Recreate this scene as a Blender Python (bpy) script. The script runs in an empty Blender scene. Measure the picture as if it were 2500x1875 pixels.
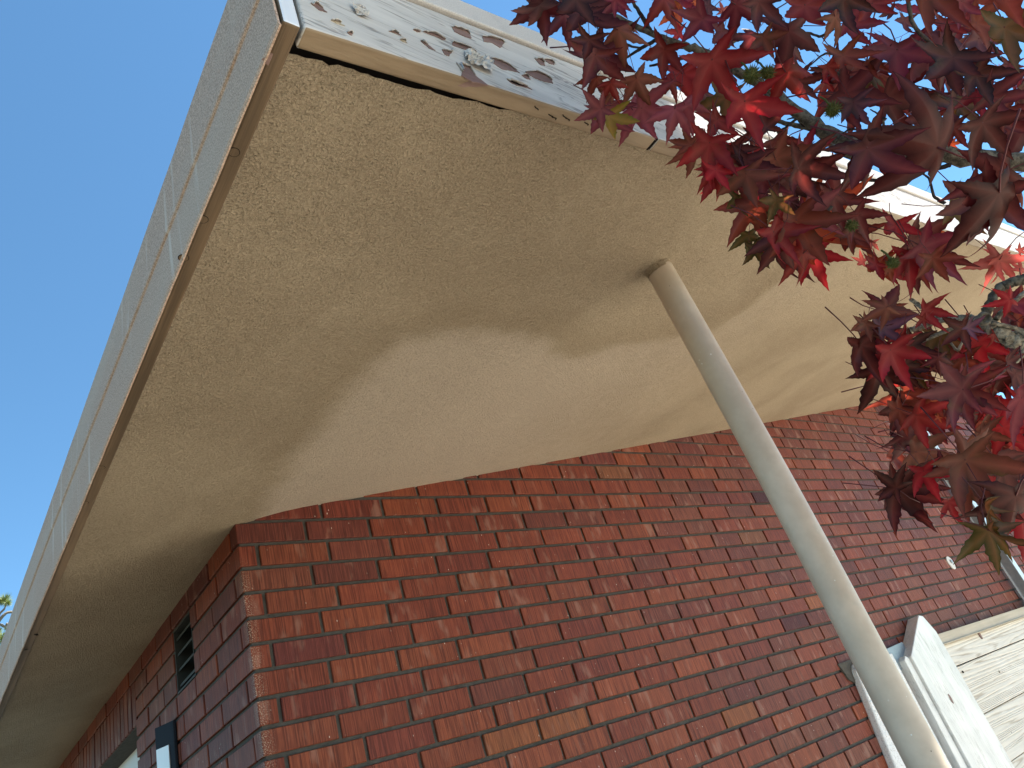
import bpy, bmesh, math, random
from mathutils import Vector, Matrix, noise
random.seed(11)
R_ = math.radians
U = 0.0667                    # one brick course in metres; architectural numbers below are in courses
ZG = 35.4                     # ground lies this many courses below the wall-top datum
C = bpy.context.scene.collection
sc = bpy.context.scene

# ------------------------------------------------------------------ camera
ROWS = ((0.777723586905501, 0.0828750700073509, 0.6231193666883724),
        (-0.5538293922461281, 0.5592441617395213, 0.6168621984240439),
        (-0.2973533700080192, -0.8248501017345738, 0.48083602507854717))
CAM = Vector((-10.1047, -27.6598, -12.9006))
FPX = 1770.67
def P(x, y, z): return Vector((x*U, y*U, (z+ZG)*U))
cam_d = bpy.data.cameras.new('camera'); cam = bpy.data.objects.new('camera', cam_d); C.objects.link(cam)
m = Matrix.Identity(4)
for i in range(3):
    m[i][0] = ROWS[i][0]; m[i][1] = -ROWS[i][1]; m[i][2] = -ROWS[i][2]
    m[i][3] = P(*CAM)[i]
cam.matrix_world = m
cam_d.sensor_fit = 'HORIZONTAL'; cam_d.sensor_width = 36; cam_d.lens = 36*FPX/2500
cam_d.clip_start = 0.02; cam_d.clip_end = 3000
sc.camera = cam
CR = Vector([r[0] for r in ROWS]); CD = Vector([r[1] for r in ROWS]); CF = Vector([r[2] for r in ROWS])
def ray(x, y): return CR*(x-1250)+CD*(y-937.5)+CF*FPX
def at(x, y, dist): return CAM + ray(x, y).normalized()*dist
def atY(x, y, Y):
    r = ray(x, y); return CAM + r*((Y-CAM.y)/r.y)
def px(p):
    q = Vector(p)-CAM; d = q.dot(CF)
    if d <= 0.01: return None
    return (1250+FPX*q.dot(CR)/d, 937.5+FPX*q.dot(CD)/d)

# ------------------------------------------------------------------ light
SUN = Vector((0.42, -0.215, 0.88)).normalized()          # towards the sun
w = bpy.data.worlds.new("World"); sc.world = w; w.use_nodes = True
nt = w.node_tree; nt.nodes.clear()
sky = nt.nodes.new('ShaderNodeTexSky'); sky.sky_type = 'NISHITA'; sky.sun_disc = False
sky.sun_elevation = math.asin(SUN.z); sky.sun_rotation = math.atan2(SUN.x, SUN.y)
sky.altitude = 600; sky.air_density = 0.8; sky.dust_density = 0.0; sky.ozone_density = 0.6
bg = nt.nodes.new('ShaderNodeBackground'); bg.inputs[1].default_value = 0.09
wo = nt.nodes.new('ShaderNodeOutputWorld')
tint = nt.nodes.new('ShaderNodeMix'); tint.data_type = 'RGBA'; tint.blend_type = 'MULTIPLY'; tint.inputs[0].default_value = 1; tint.inputs[7].default_value = (0.68, 0.99, 1.02, 1)
nt.links.new(sky.outputs[0], tint.inputs[6]); nt.links.new(tint.outputs[2], bg.inputs[0]); nt.links.new(bg.outputs[0], wo.inputs[0])
sl = bpy.data.lights.new('sun', 'SUN'); sl.energy = 5.0; sl.angle = R_(0.55); sl.color = (1, 0.95, 0.87)
so = bpy.data.objects.new('sun', sl); C.objects.link(so)
so.rotation_euler = SUN.to_track_quat('Z', 'Y').to_euler()
so.location = (3, -6, 12)
sc.view_settings.view_transform = 'Standard'; sc.view_settings.look = 'None'
sc.view_settings.gamma = 1; sc.view_settings.use_curve_mapping = False
sc.view_settings.exposure = 1.65
sc.cycles.max_bounces = 8; sc.cycles.diffuse_bounces = 4; sc.cycles.transparent_max_bounces = 8

# ------------------------------------------------------------------ node helpers
class NT:
    def __init__(s, name):
        s.m = bpy.data.materials.new(name); s.m.use_nodes = True; s.t = s.m.node_tree
        s.b = s.t.nodes['Principled BSDF']; s.out = s.t.nodes['Material Output']
    def n(s, typ, **kw):
        n = s.t.nodes.new(typ)
        for k, v in kw.items(): setattr(n, k, v)
        return n
    def L(s, a, b): s.t.links.new(a, b)
    def setin(s, n, k, v):
        if hasattr(v, 'links') or isinstance(v, bpy.types.NodeSocket): s.L(v, n.inputs[k])
        else: n.inputs[k].default_value = v
    def pos(s, scale=(1, 1, 1), obj=False):
        if obj: o = s.n('ShaderNodeTexCoord').outputs['Object']
        else: o = s.n('ShaderNodeNewGeometry').outputs['Position']
        mp = s.n('ShaderNodeMapping'); s.L(o, mp.inputs[0]); mp.inputs['Scale'].default_value = scale
        return mp.outputs[0]
    def noise(s, vec, scale, detail=4, rough=0.55, dist=0.0):
        n = s.n('ShaderNodeTexNoise'); s.L(vec, n.inputs['Vector']); n.inputs['Scale'].default_value = scale
        n.inputs['Detail'].default_value = detail; n.inputs['Roughness'].default_value = rough
        n.inputs['Distortion'].default_value = dist
        return n.outputs['Fac']
    def vor(s, vec, scale, feature='F1'):
        n = s.n('ShaderNodeTexVoronoi'); n.feature = feature; s.L(vec, n.inputs['Vector']); n.inputs['Scale'].default_value = scale
        return n.outputs['Distance']
    def ramp(s, fac, a, b, c0=0.0, c1=1.0):
        n = s.n('ShaderNodeMapRange'); n.interpolation_type = 'SMOOTHSTEP'
        s.L(fac, n.inputs[0]); n.inputs[1].default_value = a; n.inputs[2].default_value = b
        n.inputs[3].default_value = c0; n.inputs[4].default_value = c1
        return n.outputs[0]
    def math(s, op, a, b=0.5, clamp=False):
        n = s.n('ShaderNodeMath', operation=op); n.use_clamp = clamp
        s.setin(n, 0, a); s.setin(n, 1, b); return n.outputs[0]
    def mix(s, fac, a, b, mode='MIX'):
        n = s.n('ShaderNodeMix'); n.data_type = 'RGBA'; n.blend_type = mode
        def c(v): return v if isinstance(v, bpy.types.NodeSocket) else (v[0], v[1], v[2], 1)
        s.setin(n, 0, fac); s.setin(n, 6, c(a)); s.setin(n, 7, c(b)); return n.outputs[2]
    def bump(s, h, strength=0.5, dist=0.01):
        n = s.n('ShaderNodeBump'); n.inputs['Strength'].default_value = strength; n.inputs['Distance'].default_value = dist
        s.L(h, n.inputs['Height'])
        if s.b.inputs['Normal'].links: s.L(s.b.inputs['Normal'].links[0].from_socket, n.inputs['Normal'])
        s.L(n.outputs[0], s.b.inputs['Normal'])
    def sep(s, v):
        n = s.n('ShaderNodeSeparateXYZ'); s.L(v, n.inputs[0]); return n.outputs
    def comb(s, x, y, z):
        n = s.n('ShaderNodeCombineXYZ'); s.setin(n, 0, x); s.setin(n, 1, y); s.setin(n, 2, z); return n.outputs[0]
    def fin(s, col, rough=0.8, spec=0.3, metal=0.0):
        s.setin(s.b, 'Base Color', col if isinstance(col, bpy.types.NodeSocket) else (*col, 1))
        s.setin(s.b, 'Roughness', rough); s.setin(s.b, 'Specular IOR Level', spec); s.setin(s.b, 'Metallic', metal)
        return s.m

def brick_material(name, attr):
    t = NT(name)
    g = t.n('ShaderNodeNewGeometry').outputs['Position']; x, y, z = t.sep(g)
    u = t.math('ADD', x, y)
    if attr:
        a = t.n('ShaderNodeAttribute'); a.attribute_name = 'tone'; tone = a.outputs['Color']
        ts = t.sep(tone); rnd = t.math('ADD', t.math('MULTIPLY', ts[0], 37.0), t.math('MULTIPLY', ts[1], 61.0))
    else:
        oi = t.n('ShaderNodeObjectInfo'); tone = oi.outputs['Color']; rnd = oi.outputs['Random']
    off = t.math('MULTIPLY', rnd, 9.0)
    gv = t.comb(t.math('ADD', u, off), 0.0, t.math('MULTIPLY', z, 0.03))
    groove = t.noise(gv, 300, 2, 0.6)            # wire-cut scoring, vertical
    groove2 = t.noise(gv, 90, 2, 0.5)
    gz = t.comb(t.math('ADD', u, off), t.math('MULTIPLY', off, 3.1), z)
    blot = t.noise(gz, 14, 4, 0.6)
    sm = t.noise(t.comb(t.math('ADD', u, off), off, t.math('MULTIPLY', z, 0.35)), 26, 3, 0.5)
    fine = t.noise(gz, 420, 2, 0.6)
    col = t.mix(t.ramp(groove, 0.42, 0.62), t.mix(1.0, tone, (0.42, 0.34, 0.32), 'MULTIPLY'), tone)
    col = t.mix(t.ramp(groove2, 0.35, 0.65, 0.0, 0.35), col, t.mix(1.0, tone, (1.35, 1.3, 1.25), 'MULTIPLY'))
    col = t.mix(t.ramp(blot, 0.42, 0.72, 0, 0.55), col, t.mix(1.0, tone, (0.62, 0.5, 0.52), 'MULTIPLY'))
    col = t.mix(t.ramp(sm, 0.56, 0.74, 0, 0.42), col, (0.34, 0.19, 0.14))        # efflorescence smears
    spv = t.comb(t.math('MULTIPLY', u, 1.0), 0.0, t.math('MULTIPLY', z, 0.42))
    sp = t.vor(spv, 75)
    spm = t.math('MULTIPLY', t.ramp(sp, 0.10, 0.05), t.ramp(t.noise(g, 9, 2), 0.50, 0.64))
    col = t.mix(spm, col, (0.62, 0.55, 0.47))
    # paint spatter down the outside corner
    edge = t.math('MULTIPLY', t.ramp(t.math('ABSOLUTE', u), 0.038, 0.0, 0, 0.75), t.ramp(z, 2.28, 2.15))
    edge = t.math('MULTIPLY', edge, t.ramp(t.noise(g, 330, 2, 0.7), 0.52, 0.62))
    col = t.mix(edge, col, (0.50, 0.42, 0.32))
    t.bump(groove, 0.6, 0.0025); t.bump(fine, 0.35, 0.0015)
    return t.fin(col, 0.6, 0.3)
M = {}
M['brick'] = brick_material('brick clay', False); M['brick_stuff'] = brick_material('brick clay far', True)

t = NT('mortar'); g = t.pos()
M['mortar'] = (t.bump(t.noise(g, 330, 3, 0.7), 0.8, 0.003), t.fin(t.mix(t.noise(g, 60, 4), (0.055, 0.050, 0.044), (0.13, 0.122, 0.108)), 0.95, 0.1))[1]

t = NT('soffit stucco'); g = t.pos()
h = t.noise(g, 250, 3, 0.7); v = t.vor(g, 300); big = t.noise(g, 2.1, 4, 0.55, 0.4); mid = t.noise(g, 9, 4, 0.6)
st = t.noise(t.pos((1.0, 5.0, 1.0)), 1.3, 4, 0.6)
c = t.mix(t.ramp(big, 0.35, 0.68), (0.43, 0.34, 0.235), (0.52, 0.42, 0.295))
c = t.mix(t.ramp(st, 0.42, 0.7, 0, 0.08), c, (0.33, 0.27, 0.19))
c = t.mix(t.ramp(mid, 0.45, 0.75, 0, 0.25), c, (0.56, 0.46, 0.33))
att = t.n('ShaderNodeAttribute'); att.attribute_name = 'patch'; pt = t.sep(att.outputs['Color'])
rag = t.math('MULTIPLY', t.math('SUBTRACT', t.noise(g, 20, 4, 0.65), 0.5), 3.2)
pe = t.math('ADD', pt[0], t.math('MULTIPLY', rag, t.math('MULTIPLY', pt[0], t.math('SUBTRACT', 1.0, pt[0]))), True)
c = t.mix(t.math('MULTIPLY', pe, 0.72), c, (0.68, 0.57, 0.455))       # paler patch with a ragged edge
c = t.mix(t.math('MULTIPLY', pt[1], 0.30), c, (0.26, 0.19, 0.11))         # darker band along the patch edge
c = t.mix(t.ramp(h, 0.36, 0.54, 0.28, 0.0), c, (0.17, 0.12, 0.065))
c = t.mix(t.ramp(h, 0.52, 0.68, 0.0, 0.35), c, (0.66, 0.54, 0.38))
t.bump(h, 1.0, 0.010); t.bump(t.math('MULTIPLY', v, 1.0), 0.5, 0.004)
M['stucco'] = t.fin(c, 0.93, 0.12)

def wood(name, c0, c1, axis, gs=(1, 1, 1), rough=0.6, crack=None, cr=0.5):
    t = NT(name)
    scl = [1, 1, 1]; scl[axis] = 0.03
    g = t.pos(tuple(scl)); n1 = t.noise(g, 160, 4, 0.6); n2 = t.noise(g, 40, 3, 0.6)
    c = t.mix(t.ramp(n2, 0.35, 0.65), c0, c1)
    c = t.mix(t.ramp(t.noise(t.pos(), 6, 4), 0.4, 0.75, 0, 0.35), c, tuple(a*0.8 for a in c0))
    if crack:
        sc2 = [1, 1, 1]; sc2[axis] = 0.07
        n3 = t.noise(t.pos(tuple(sc2)), 75, 3, 0.5, 0.6)
        cm = t.math('MULTIPLY', t.ramp(t.math('ABSOLUTE', t.math('SUBTRACT', n3, 0.5)), 0.026, 0.006),
                    t.ramp(t.noise(t.pos(), 7, 3), 0.40, 0.52))
        c = t.mix(t.math('MULTIPLY', cm, cr), c, crack)
        t.bump(t.math('MULTIPLY', cm, -1.0), 0.5, 0.002)
    t.bump(n1, 0.5, 0.002)
    return t.fin(c, rough, 0.35)
M['fascia'] = wood('weathered white paint', (0.55, 0.52, 0.485), (0.66, 0.625, 0.58), 0, crack=(0.14, 0.12, 0.11), cr=0.6)
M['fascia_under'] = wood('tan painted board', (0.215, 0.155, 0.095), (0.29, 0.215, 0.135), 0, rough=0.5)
M['eave_under'] = wood('brown grained board', (0.10, 0.068, 0.040), (0.215, 0.145, 0.085), 1)
M['bare_wood'] = wood('bare brown wood', (0.19, 0.115, 0.10), (0.29, 0.19, 0.16), 0)
M['end_paint'] = wood('fresh white paint', (0.74, 0.77, 0.82), (0.83, 0.85, 0.88), 2, rough=0.4)
M['trim'] = wood('white trim paint', (0.68, 0.69, 0.68), (0.78, 0.78, 0.76), 2, rough=0.35, crack=(0.3, 0.3, 0.28), cr=0.4)
M['cap'] = wood('beige cap paint', (0.42, 0.36, 0.27), (0.52, 0.45, 0.35), 0, rough=0.6)
M['void'] = NT('dark shadow strip').fin((0.018, 0.016, 0.015), 1.0, 0.0)

t = NT('whitewashed rough plank')
g = t.pos((0.045, 1, 1)); n1 = t.noise(g, 62, 5, 0.62, 1.6); n2 = t.noise(t.pos((0.3, 1, 1)), 14, 3)
big = t.noise(t.pos((0.018, 1, 1)), 7.0, 2, 0.45, 0.15)
ring = t.math('PINGPONG', t.math('MULTIPLY', big, 34.0), 0.5)
gr = t.math('ADD', t.math('MULTIPLY', ring, 0.75), t.math('MULTIPLY', n1, 0.55))
c = t.mix(t.ramp(gr, 0.24, 0.42), (0.42, 0.36, 0.29), (0.66, 0.62, 0.55))
c = t.mix(t.ramp(n2, 0.4, 0.8, 0, 0.4), c, (0.78, 0.76, 0.71))
t.bump(gr, 0.9, 0.005)
M['plank'] = t.fin(c, 0.7, 0.25)

t = NT('grey mineral sheet'); g = t.pos(); n1 = t.noise(g, 420, 2, 0.7); n2 = t.noise(t.pos((1, 0.25, 1)), 6, 4)
strk = t.noise(t.pos((1, 9, 0.5)), 3.2, 3, 0.5)
c = t.mix(t.ramp(n1, 0.35, 0.65), (0.35, 0.235, 0.17), (0.66, 0.47, 0.36))
c = t.mix(t.ramp(n2, 0.4, 0.7, 0, 0.4), c, (0.52, 0.44, 0.36))
c = t.mix(t.ramp(strk, 0.60, 0.70, 0, 0.6), c, (0.72, 0.63, 0.54))
c = t.mix(t.ramp(t.vor(g, 260), 0.16, 0.1, 0, 0.5), c, (0.10, 0.085, 0.06))
t.bump(n1, 0.5, 0.002)
M['mineral'] = t.fin(c, 0.85, 0.25)

t = NT('flashing paint'); g = t.pos(); n2 = t.noise(g, 40, 4)
c = t.mix(t.ramp(t.noise(g, 500, 2), 0.3, 0.7), (0.54, 0.51, 0.48), (0.68, 0.65, 0.61))
t.bump(n2, 0.2, 0.002); M['flashing'] = t.fin(t.mix(t.ramp(n2, 0.5, 0.75, 0, 0.3), c, (0.42, 0.41, 0.40)), 0.5, 0.4)

t = NT('pole paint'); g = t.pos(); n2 = t.noise(g, 11, 4, 0.6); ch = t.vor(g, 55)
c = t.mix(t.ramp(n2, 0.35, 0.7), (0.52, 0.425, 0.33), (0.62, 0.52, 0.415))
c = t.mix(t.ramp(t.noise(g, 24, 3), 0.6, 0.72, 0, 0.3), c, (0.46, 0.42, 0.33))
chm = t.math('MULTIPLY', t.ramp(ch, 0.11, 0.06), t.ramp(t.noise(g, 14, 2), 0.53, 0.6))
c = t.mix(chm, c, (0.78, 0.77, 0.74))
c = t.mix(t.math('MULTIPLY', t.ramp(t.vor(g, 38), 0.055, 0.03), t.ramp(t.noise(t.pos((1.3, 1, 1)), 10, 2), 0.5, 0.6)), c, (0.08, 0.07, 0.06))
t.bump(t.noise(g, 35, 3), 0.10, 0.004); t.bump(chm, 0.4, 0.001)
M['pole'] = t.fin(c, 0.45, 0.45)

t = NT('white stucco'); g = t.pos(); n1 = t.noise(g, 170, 3, 0.65)
t.bump(n1, 0.9, 0.006); M['white_stucco'] = t.fin(t.mix(t.ramp(n1, 0.3, 0.5), (0.55, 0.56, 0.56), (0.82, 0.83, 0.83)), 0.85, 0.2)
t = NT('galvanised'); g = t.pos(); M['galv'] = t.fin(t.mix(t.noise(g, 45, 4), (0.20, 0.24, 0.27), (0.34, 0.385, 0.42)), 0.42, 0.5, 0.5)
t = NT('galvanised lit face'); g = t.pos(); M['galv_lit'] = t.fin(t.mix(t.noise(g, 45, 4), (0.50, 0.56, 0.62), (0.60, 0.66, 0.72)), 0.4, 0.5, 0.2)  # paler copy for the front face, its brighter light put into the colour
M['lamp_black'] = NT('lamp housing').fin((0.008, 0.011, 0.018), 0.6, 0.25)
t = NT('lamp diffuser'); t.b.inputs['Transmission Weight'].default_value = 0.15; M['lamp_white'] = t.fin((0.80, 0.80, 0.78), 0.3, 0.5)
M['grille'] = NT('vent metal').fin((0.035, 0.037, 0.035), 0.6, 0.3)
t = NT('concrete ground'); g = t.pos(); c = t.mix(t.noise(g, 3, 5), (0.50, 0.45, 0.36), (0.62, 0.56, 0.46))
t.bump(t.noise(g, 120, 3), 0.3, 0.004); M['ground'] = t.fin(c, 0.9, 0.2)
t = NT('added dark grass'); g = t.pos(); t.bump(t.noise(g, 60, 4), 0.6, 0.02); M['added_lawn'] = t.fin(t.mix(t.noise(g, 8, 5), (0.075, 0.070, 0.05), (0.15, 0.135, 0.10)), 0.95, 0.1)
t = NT('door paint'); M['door'] = t.fin((0.72, 0.73, 0.72), 0.5, 0.3)
t = NT('roof cap sheet'); M['roof'] = t.fin(t.mix(t.noise(t.pos(), 300, 2), (0.25, 0.25, 0.25), (0.4, 0.4, 0.4)), 0.9, 0.2)

def bark(name, c0, c1, sc_=120, lich=0.3):
    t = NT(name); g = t.pos(); n1 = t.noise(g, sc_, 4, 0.7); n2 = t.noise(g, 30, 3)
    c = t.mix(t.ramp(n1, 0.35, 0.65), c0, c1)
    c = t.mix(t.ramp(n2, 0.5, 0.75, 0, lich), c, (0.26, 0.235, 0.19))
    t.bump(n1, 0.9, 0.004); return t.fin(c, 0.85, 0.2)
M['bark'] = bark('sweetgum bark', (0.045, 0.038, 0.030), (0.15, 0.13, 0.10))
M['bark_pale'] = bark('pale corky bark', (0.10, 0.082, 0.06), (0.34, 0.30, 0.235), 150)
M['twig'] = bark('dark twig', (0.016, 0.012, 0.012), (0.06, 0.045, 0.04))
M['ball'] = NT('seed ball').fin((0.075, 0.08, 0.018), 0.6, 0.3)

def leaf_material(name, attr=False):
    t = NT(name); t.t.nodes.remove(t.b)
    tc = t.n('ShaderNodeTexCoord'); g = tc.outputs['Object']
    if attr:
        a = t.n('ShaderNodeAttribute'); a.attribute_name = 'tone'; tone = a.outputs['Color']; rnd = 0.5
        g2 = t.pos(); vein = None; b0 = t.noise(g2, 30, 3)
    else:
        oi = t.n('ShaderNodeObjectInfo'); tone = oi.outputs['Color']; rnd = oi.outputs['Random']
        cb = t.n('ShaderNodeVectorMath', operation='ADD'); t.L(g, cb.inputs[0])
        cb.inputs[1].default_value = (0, 0, 0); t.L(t.comb(t.math('MULTIPLY', rnd, 40), 0.0, 0.0), cb.inputs[1])
        g2 = cb.outputs[0]; b0 = t.noise(g2, 2.6, 4, 0.6)
        at_ = t.n('ShaderNodeAttribute'); at_.attribute_name = 'vein'; vein = t.sep(at_.outputs['Color'])[0]
    c = t.mix(t.ramp(b0, 0.45, 0.70, 0, 0.75), tone, t.mix(1.0, tone, (0.55, 1.25, 0.7), 'MULTIPLY'))
    c = t.mix(t.math('MULTIPLY', t.ramp(b0, 0.58, 0.72, 0, 0.30), t.ramp(rnd, .6, .8) if not attr else 0.3), c, (0.12, 0.09, 0.02))
    if vein is not None:
        c = t.mix(t.ramp(t.vor(g2, 16, 'DISTANCE_TO_EDGE'), 0.03, 0.0, 0, 0.28), c, t.mix(0.2, t.mix(1.0, tone, (1.6, 1.6, 1.6), 'MULTIPLY'), (0.22, 0.07, 0.06)))
        c = t.mix(t.math('MULTIPLY', vein, 0.75), c, t.mix(0.3, t.mix(1.0, tone, (1.8, 2.0, 2.0), 'MULTIPLY'), (0.32, 0.12, 0.08)))
        sp = t.ramp(t.vor(g2, 11), 0.07, 0.04); c = t.mix(t.math('MULTIPLY', sp, 0.6), c, (0.05, 0.02, 0.01))
    d = t.n('ShaderNodeBsdfDiffuse'); t.L(c, d.inputs[0])
    tr = t.n('ShaderNodeBsdfTranslucent'); t.L(t.mix(1.0, c, (1.9, 1.0, 1.0), 'MULTIPLY'), tr.inputs[0])
    mx = t.n('ShaderNodeMixShader'); mx.inputs[0].default_value = 0.45; t.L(d.outputs[0], mx.inputs[1]); t.L(tr.outputs[0], mx.inputs[2])
    gl = t.n('ShaderNodeBsdfGlossy'); gl.inputs['Roughness'].default_value = 0.38; gl.inputs[0].default_value = (1, 1, 1, 1)
    lw = t.n('ShaderNodeLayerWeight'); lw.inputs[0].default_value = 0.25
    bmp = t.n('ShaderNodeBump'); bmp.inputs['Strength'].default_value = 0.4; bmp.inputs['Distance'].default_value = 0.003
    t.L(b0, bmp.inputs['Height']); t.L(bmp.outputs[0], gl.inputs['Normal']); t.L(bmp.outputs[0], d.inputs['Normal'])
    m2 = t.n('ShaderNodeMixShader'); t.L(t.math('ADD', t.math('MULTIPLY', lw.outputs['Facing'], 0.05), 0.007), m2.inputs[0]); t.L(mx.outputs[0], m2.inputs[1]); t.L(gl.outputs[0], m2.inputs[2])
    t.L(m2.outputs[0], t.out.inputs[0]); return t.m
M['leaf'] = leaf_material('sweetgum leaf'); M['leaf_stuff'] = leaf_material('sweetgum leaf far', True)
M['stalk'] = NT('leaf stalk').fin((0.10, 0.018, 0.02), 0.5, 0.3)
M['needle'] = NT('pine needles').fin((0.16, 0.20, 0.035), 0.5, 0.3)

# ------------------------------------------------------------------ object helpers
def link(o, parent=None):
    C.objects.link(o)
    if parent is not None: o.parent = parent
    return o
def tag(o, label=None, cat=None, group=None, kind=None):
    for k, v in (('label', label), ('category', cat), ('group', group), ('kind', kind)):
        if v: o[k] = v
    return o
def empty(name, p, **kw):
    o = bpy.data.objects.new(name, None); o.location = P(*p); o.empty_display_size = 0.1
    C.objects.link(o); bpy.context.view_layer.update(); tag(o, **kw); return o
def ob(name, verts, faces, mat, parent=None, smooth=False, raw=False, mats=None, fm=None):
    """verts in courses (unless raw: metres)"""
    me = bpy.data.meshes.new(name)
    vs = [Vector(v) for v in verts] if raw else [P(*v) for v in verts]
    off = parent.matrix_world.translation if parent is not None else Vector((0, 0, 0))
    me.from_pydata([v-off for v in vs], [], faces)
    for mm in (mats or [mat]): me.materials.append(mm)
    if fm:
        for i, k in enumerate(fm): me.polygons[i].material_index = k
    if smooth: me.polygons.foreach_set('use_smooth', [True]*len(me.polygons))
    me.update()
    o = bpy.data.objects.new(name, me); C.objects.link(o)
    if parent is not None:
        o.parent = parent; o.matrix_parent_inverse = parent.matrix_world.inverted(); o.location = off
    return o
BF = [(0, 3, 2, 1), (4, 5, 6, 7), (0, 1, 5, 4), (1, 2, 6, 5), (2, 3, 7, 6), (3, 0, 4, 7)]
def box(x0, x1, y0, y1, z0, z1):
    return [(x0, y0, z0), (x1, y0, z0), (x1, y1, z0), (x0, y1, z0), (x0, y0, z1), (x1, y0, z1), (x1, y1, z1), (x0, y1, z1)]
def join(parts):
    V = []; F = []
    for v, f in parts:
        n = len(V); V += v; F += [tuple(i+n for i in q) for q in f]
    return V, F
def bev(o, wdt, seg=2):
    b = o.modifiers.new('bevel', 'BEVEL'); b.width = wdt; b.segments = seg; b.limit_method = 'ANGLE'; return o
def tube(pts, rad, seg=8, jitter=0.0, cap=True):
    V = []; F = []; n = len(pts)
    pts = [Vector(p) for p in pts]
    for i, p in enumerate(pts):
        d = (pts[min(i+1, n-1)]-pts[max(i-1, 0)]).normalized()
        a = d.orthogonal().normalized() if i == 0 else (a - d*a.dot(d)).normalized()
        b = d.cross(a)
        for k in range(seg):
            th = 2*math.pi*k/seg; r = rad[i]*(1+random.uniform(-jitter, jitter))
            V.append(tuple(p+a*math.cos(th)*r+b*math.sin(th)*r))
    for i in range(n-1):
        for k in range(seg):
            q = (k+1) % seg; F.append((i*seg+k, i*seg+q, (i+1)*seg+q, (i+1)*seg+k))
    if cap: F.append(tuple(range(seg-1, -1, -1))); F.append(tuple((n-1)*seg+k for k in range(seg)))
    return V, F
def spline(pts, n=6):
    out = []
    for i in range(len(pts)-1):
        p0 = pts[max(i-1, 0)]; p1 = pts[i]; p2 = pts[i+1]; p3 = pts[min(i+2, len(pts)-1)]
        for k in range(n):
            s = k/n
            out.append(tuple(0.5*((2*b)+(-a+c)*s+(2*a-5*b+4*c-d)*s*s+(-a+3*b-3*c+d)*s**3) for a, b, c, d in zip(p0, p1, p2, p3)))
    out.append(tuple(pts[-1])); return out

# ------------------------------------------------------------------ ground
ob('ground', [(-6000, -6000, -ZG), (6000, -6000, -ZG), (6000, 6000, -ZG), (-6000, 6000, -ZG)], [(0, 1, 2, 3)], M['added_lawn'])['kind'] = 'structure'  # unseen lawn, added dark to cut bounce onto the left soffit
ob('pavement', box(-16, 400, -400, 0, -ZG-3, -ZG+.12), BF, M['ground'])['kind'] = 'structure'

# ------------------------------------------------------------------ the building
SL = 0.1622; D0 = 0.16
def zs(x): return D0+SL*x
XE = 96.0; YB = 60.0
B = empty('brick_building', (0, 0, -ZG), label='red brick building corner under a deep sloping stucco overhang', cat='building')

# ---- soffit
def soff_edge(x):
    n = noise.noise(Vector((x*1.7, 3.1, 0)))*0.06+noise.noise(Vector((x*5, 9, 0)))*0.05
    gap = 0.15*max(0, min(1, (0.2-x)/3.0)) if x < 0.2 else 0
    if 2.2 < x < 3.3: gap -= 0.10
    return -21.02+gap+n
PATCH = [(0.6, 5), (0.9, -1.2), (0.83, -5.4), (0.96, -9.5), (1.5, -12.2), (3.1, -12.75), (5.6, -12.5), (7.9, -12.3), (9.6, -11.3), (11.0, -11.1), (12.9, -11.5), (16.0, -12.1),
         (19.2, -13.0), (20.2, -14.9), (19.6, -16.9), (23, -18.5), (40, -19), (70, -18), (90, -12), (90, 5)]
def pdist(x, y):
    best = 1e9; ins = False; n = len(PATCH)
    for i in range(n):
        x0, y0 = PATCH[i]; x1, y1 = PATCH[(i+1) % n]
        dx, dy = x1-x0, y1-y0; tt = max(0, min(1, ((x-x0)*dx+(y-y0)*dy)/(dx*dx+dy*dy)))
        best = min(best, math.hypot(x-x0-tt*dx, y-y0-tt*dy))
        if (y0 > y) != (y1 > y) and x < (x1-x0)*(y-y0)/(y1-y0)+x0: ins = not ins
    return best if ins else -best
xs = []; x = -5.85
while x < XE: xs.append(x); x += 0.16 if x < 24 else (0.5 if x < 50 else 1.5)
NY = 150
V = []; F = []; pc = []
for i, x in enumerate(xs):
    e = soff_edge(x)
    for j in range(NY):
        q = j/(NY-1); y = e+(YB-e)*(q*0.38 if q < 0.8 else 0.304+(q-0.8)/0.2*0.696)
        xx = x
        if i == 0: xx = -5.74+noise.noise(Vector((y*1.1, 5, 2)))*0.045+noise.noise(Vector((y*4.5, 5, 7)))*0.03
        z = zs(x)-0.22*math.exp(-(x/1.7)**2)*math.exp(-max(0, -y)/3.0)
        z += noise.noise(Vector((x*0.45, y*0.45, 0)))*0.008+noise.noise(Vector((x*2.2, y*2.2, 4)))*0.006
        if -20.9 < y < -19.9 or x < -5.2: z += noise.noise(Vector((x*3, y*3, 8)))*0.02
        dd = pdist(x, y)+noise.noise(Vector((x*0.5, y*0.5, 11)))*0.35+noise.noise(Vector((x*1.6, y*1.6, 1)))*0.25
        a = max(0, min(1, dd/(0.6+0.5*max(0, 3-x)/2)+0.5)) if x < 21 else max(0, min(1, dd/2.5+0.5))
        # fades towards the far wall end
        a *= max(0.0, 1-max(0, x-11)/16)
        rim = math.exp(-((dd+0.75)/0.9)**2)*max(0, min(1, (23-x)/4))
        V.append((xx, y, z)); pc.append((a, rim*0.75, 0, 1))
for i in range(len(xs)-1):
    for j in range(NY-1):
        k = i*NY+j; F.append((k, k+1, k+NY+1, k+NY))
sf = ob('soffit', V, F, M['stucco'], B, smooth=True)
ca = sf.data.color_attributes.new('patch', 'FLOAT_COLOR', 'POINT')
ca.data.foreach_set('color', [c for q in pc for c in q])

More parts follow.
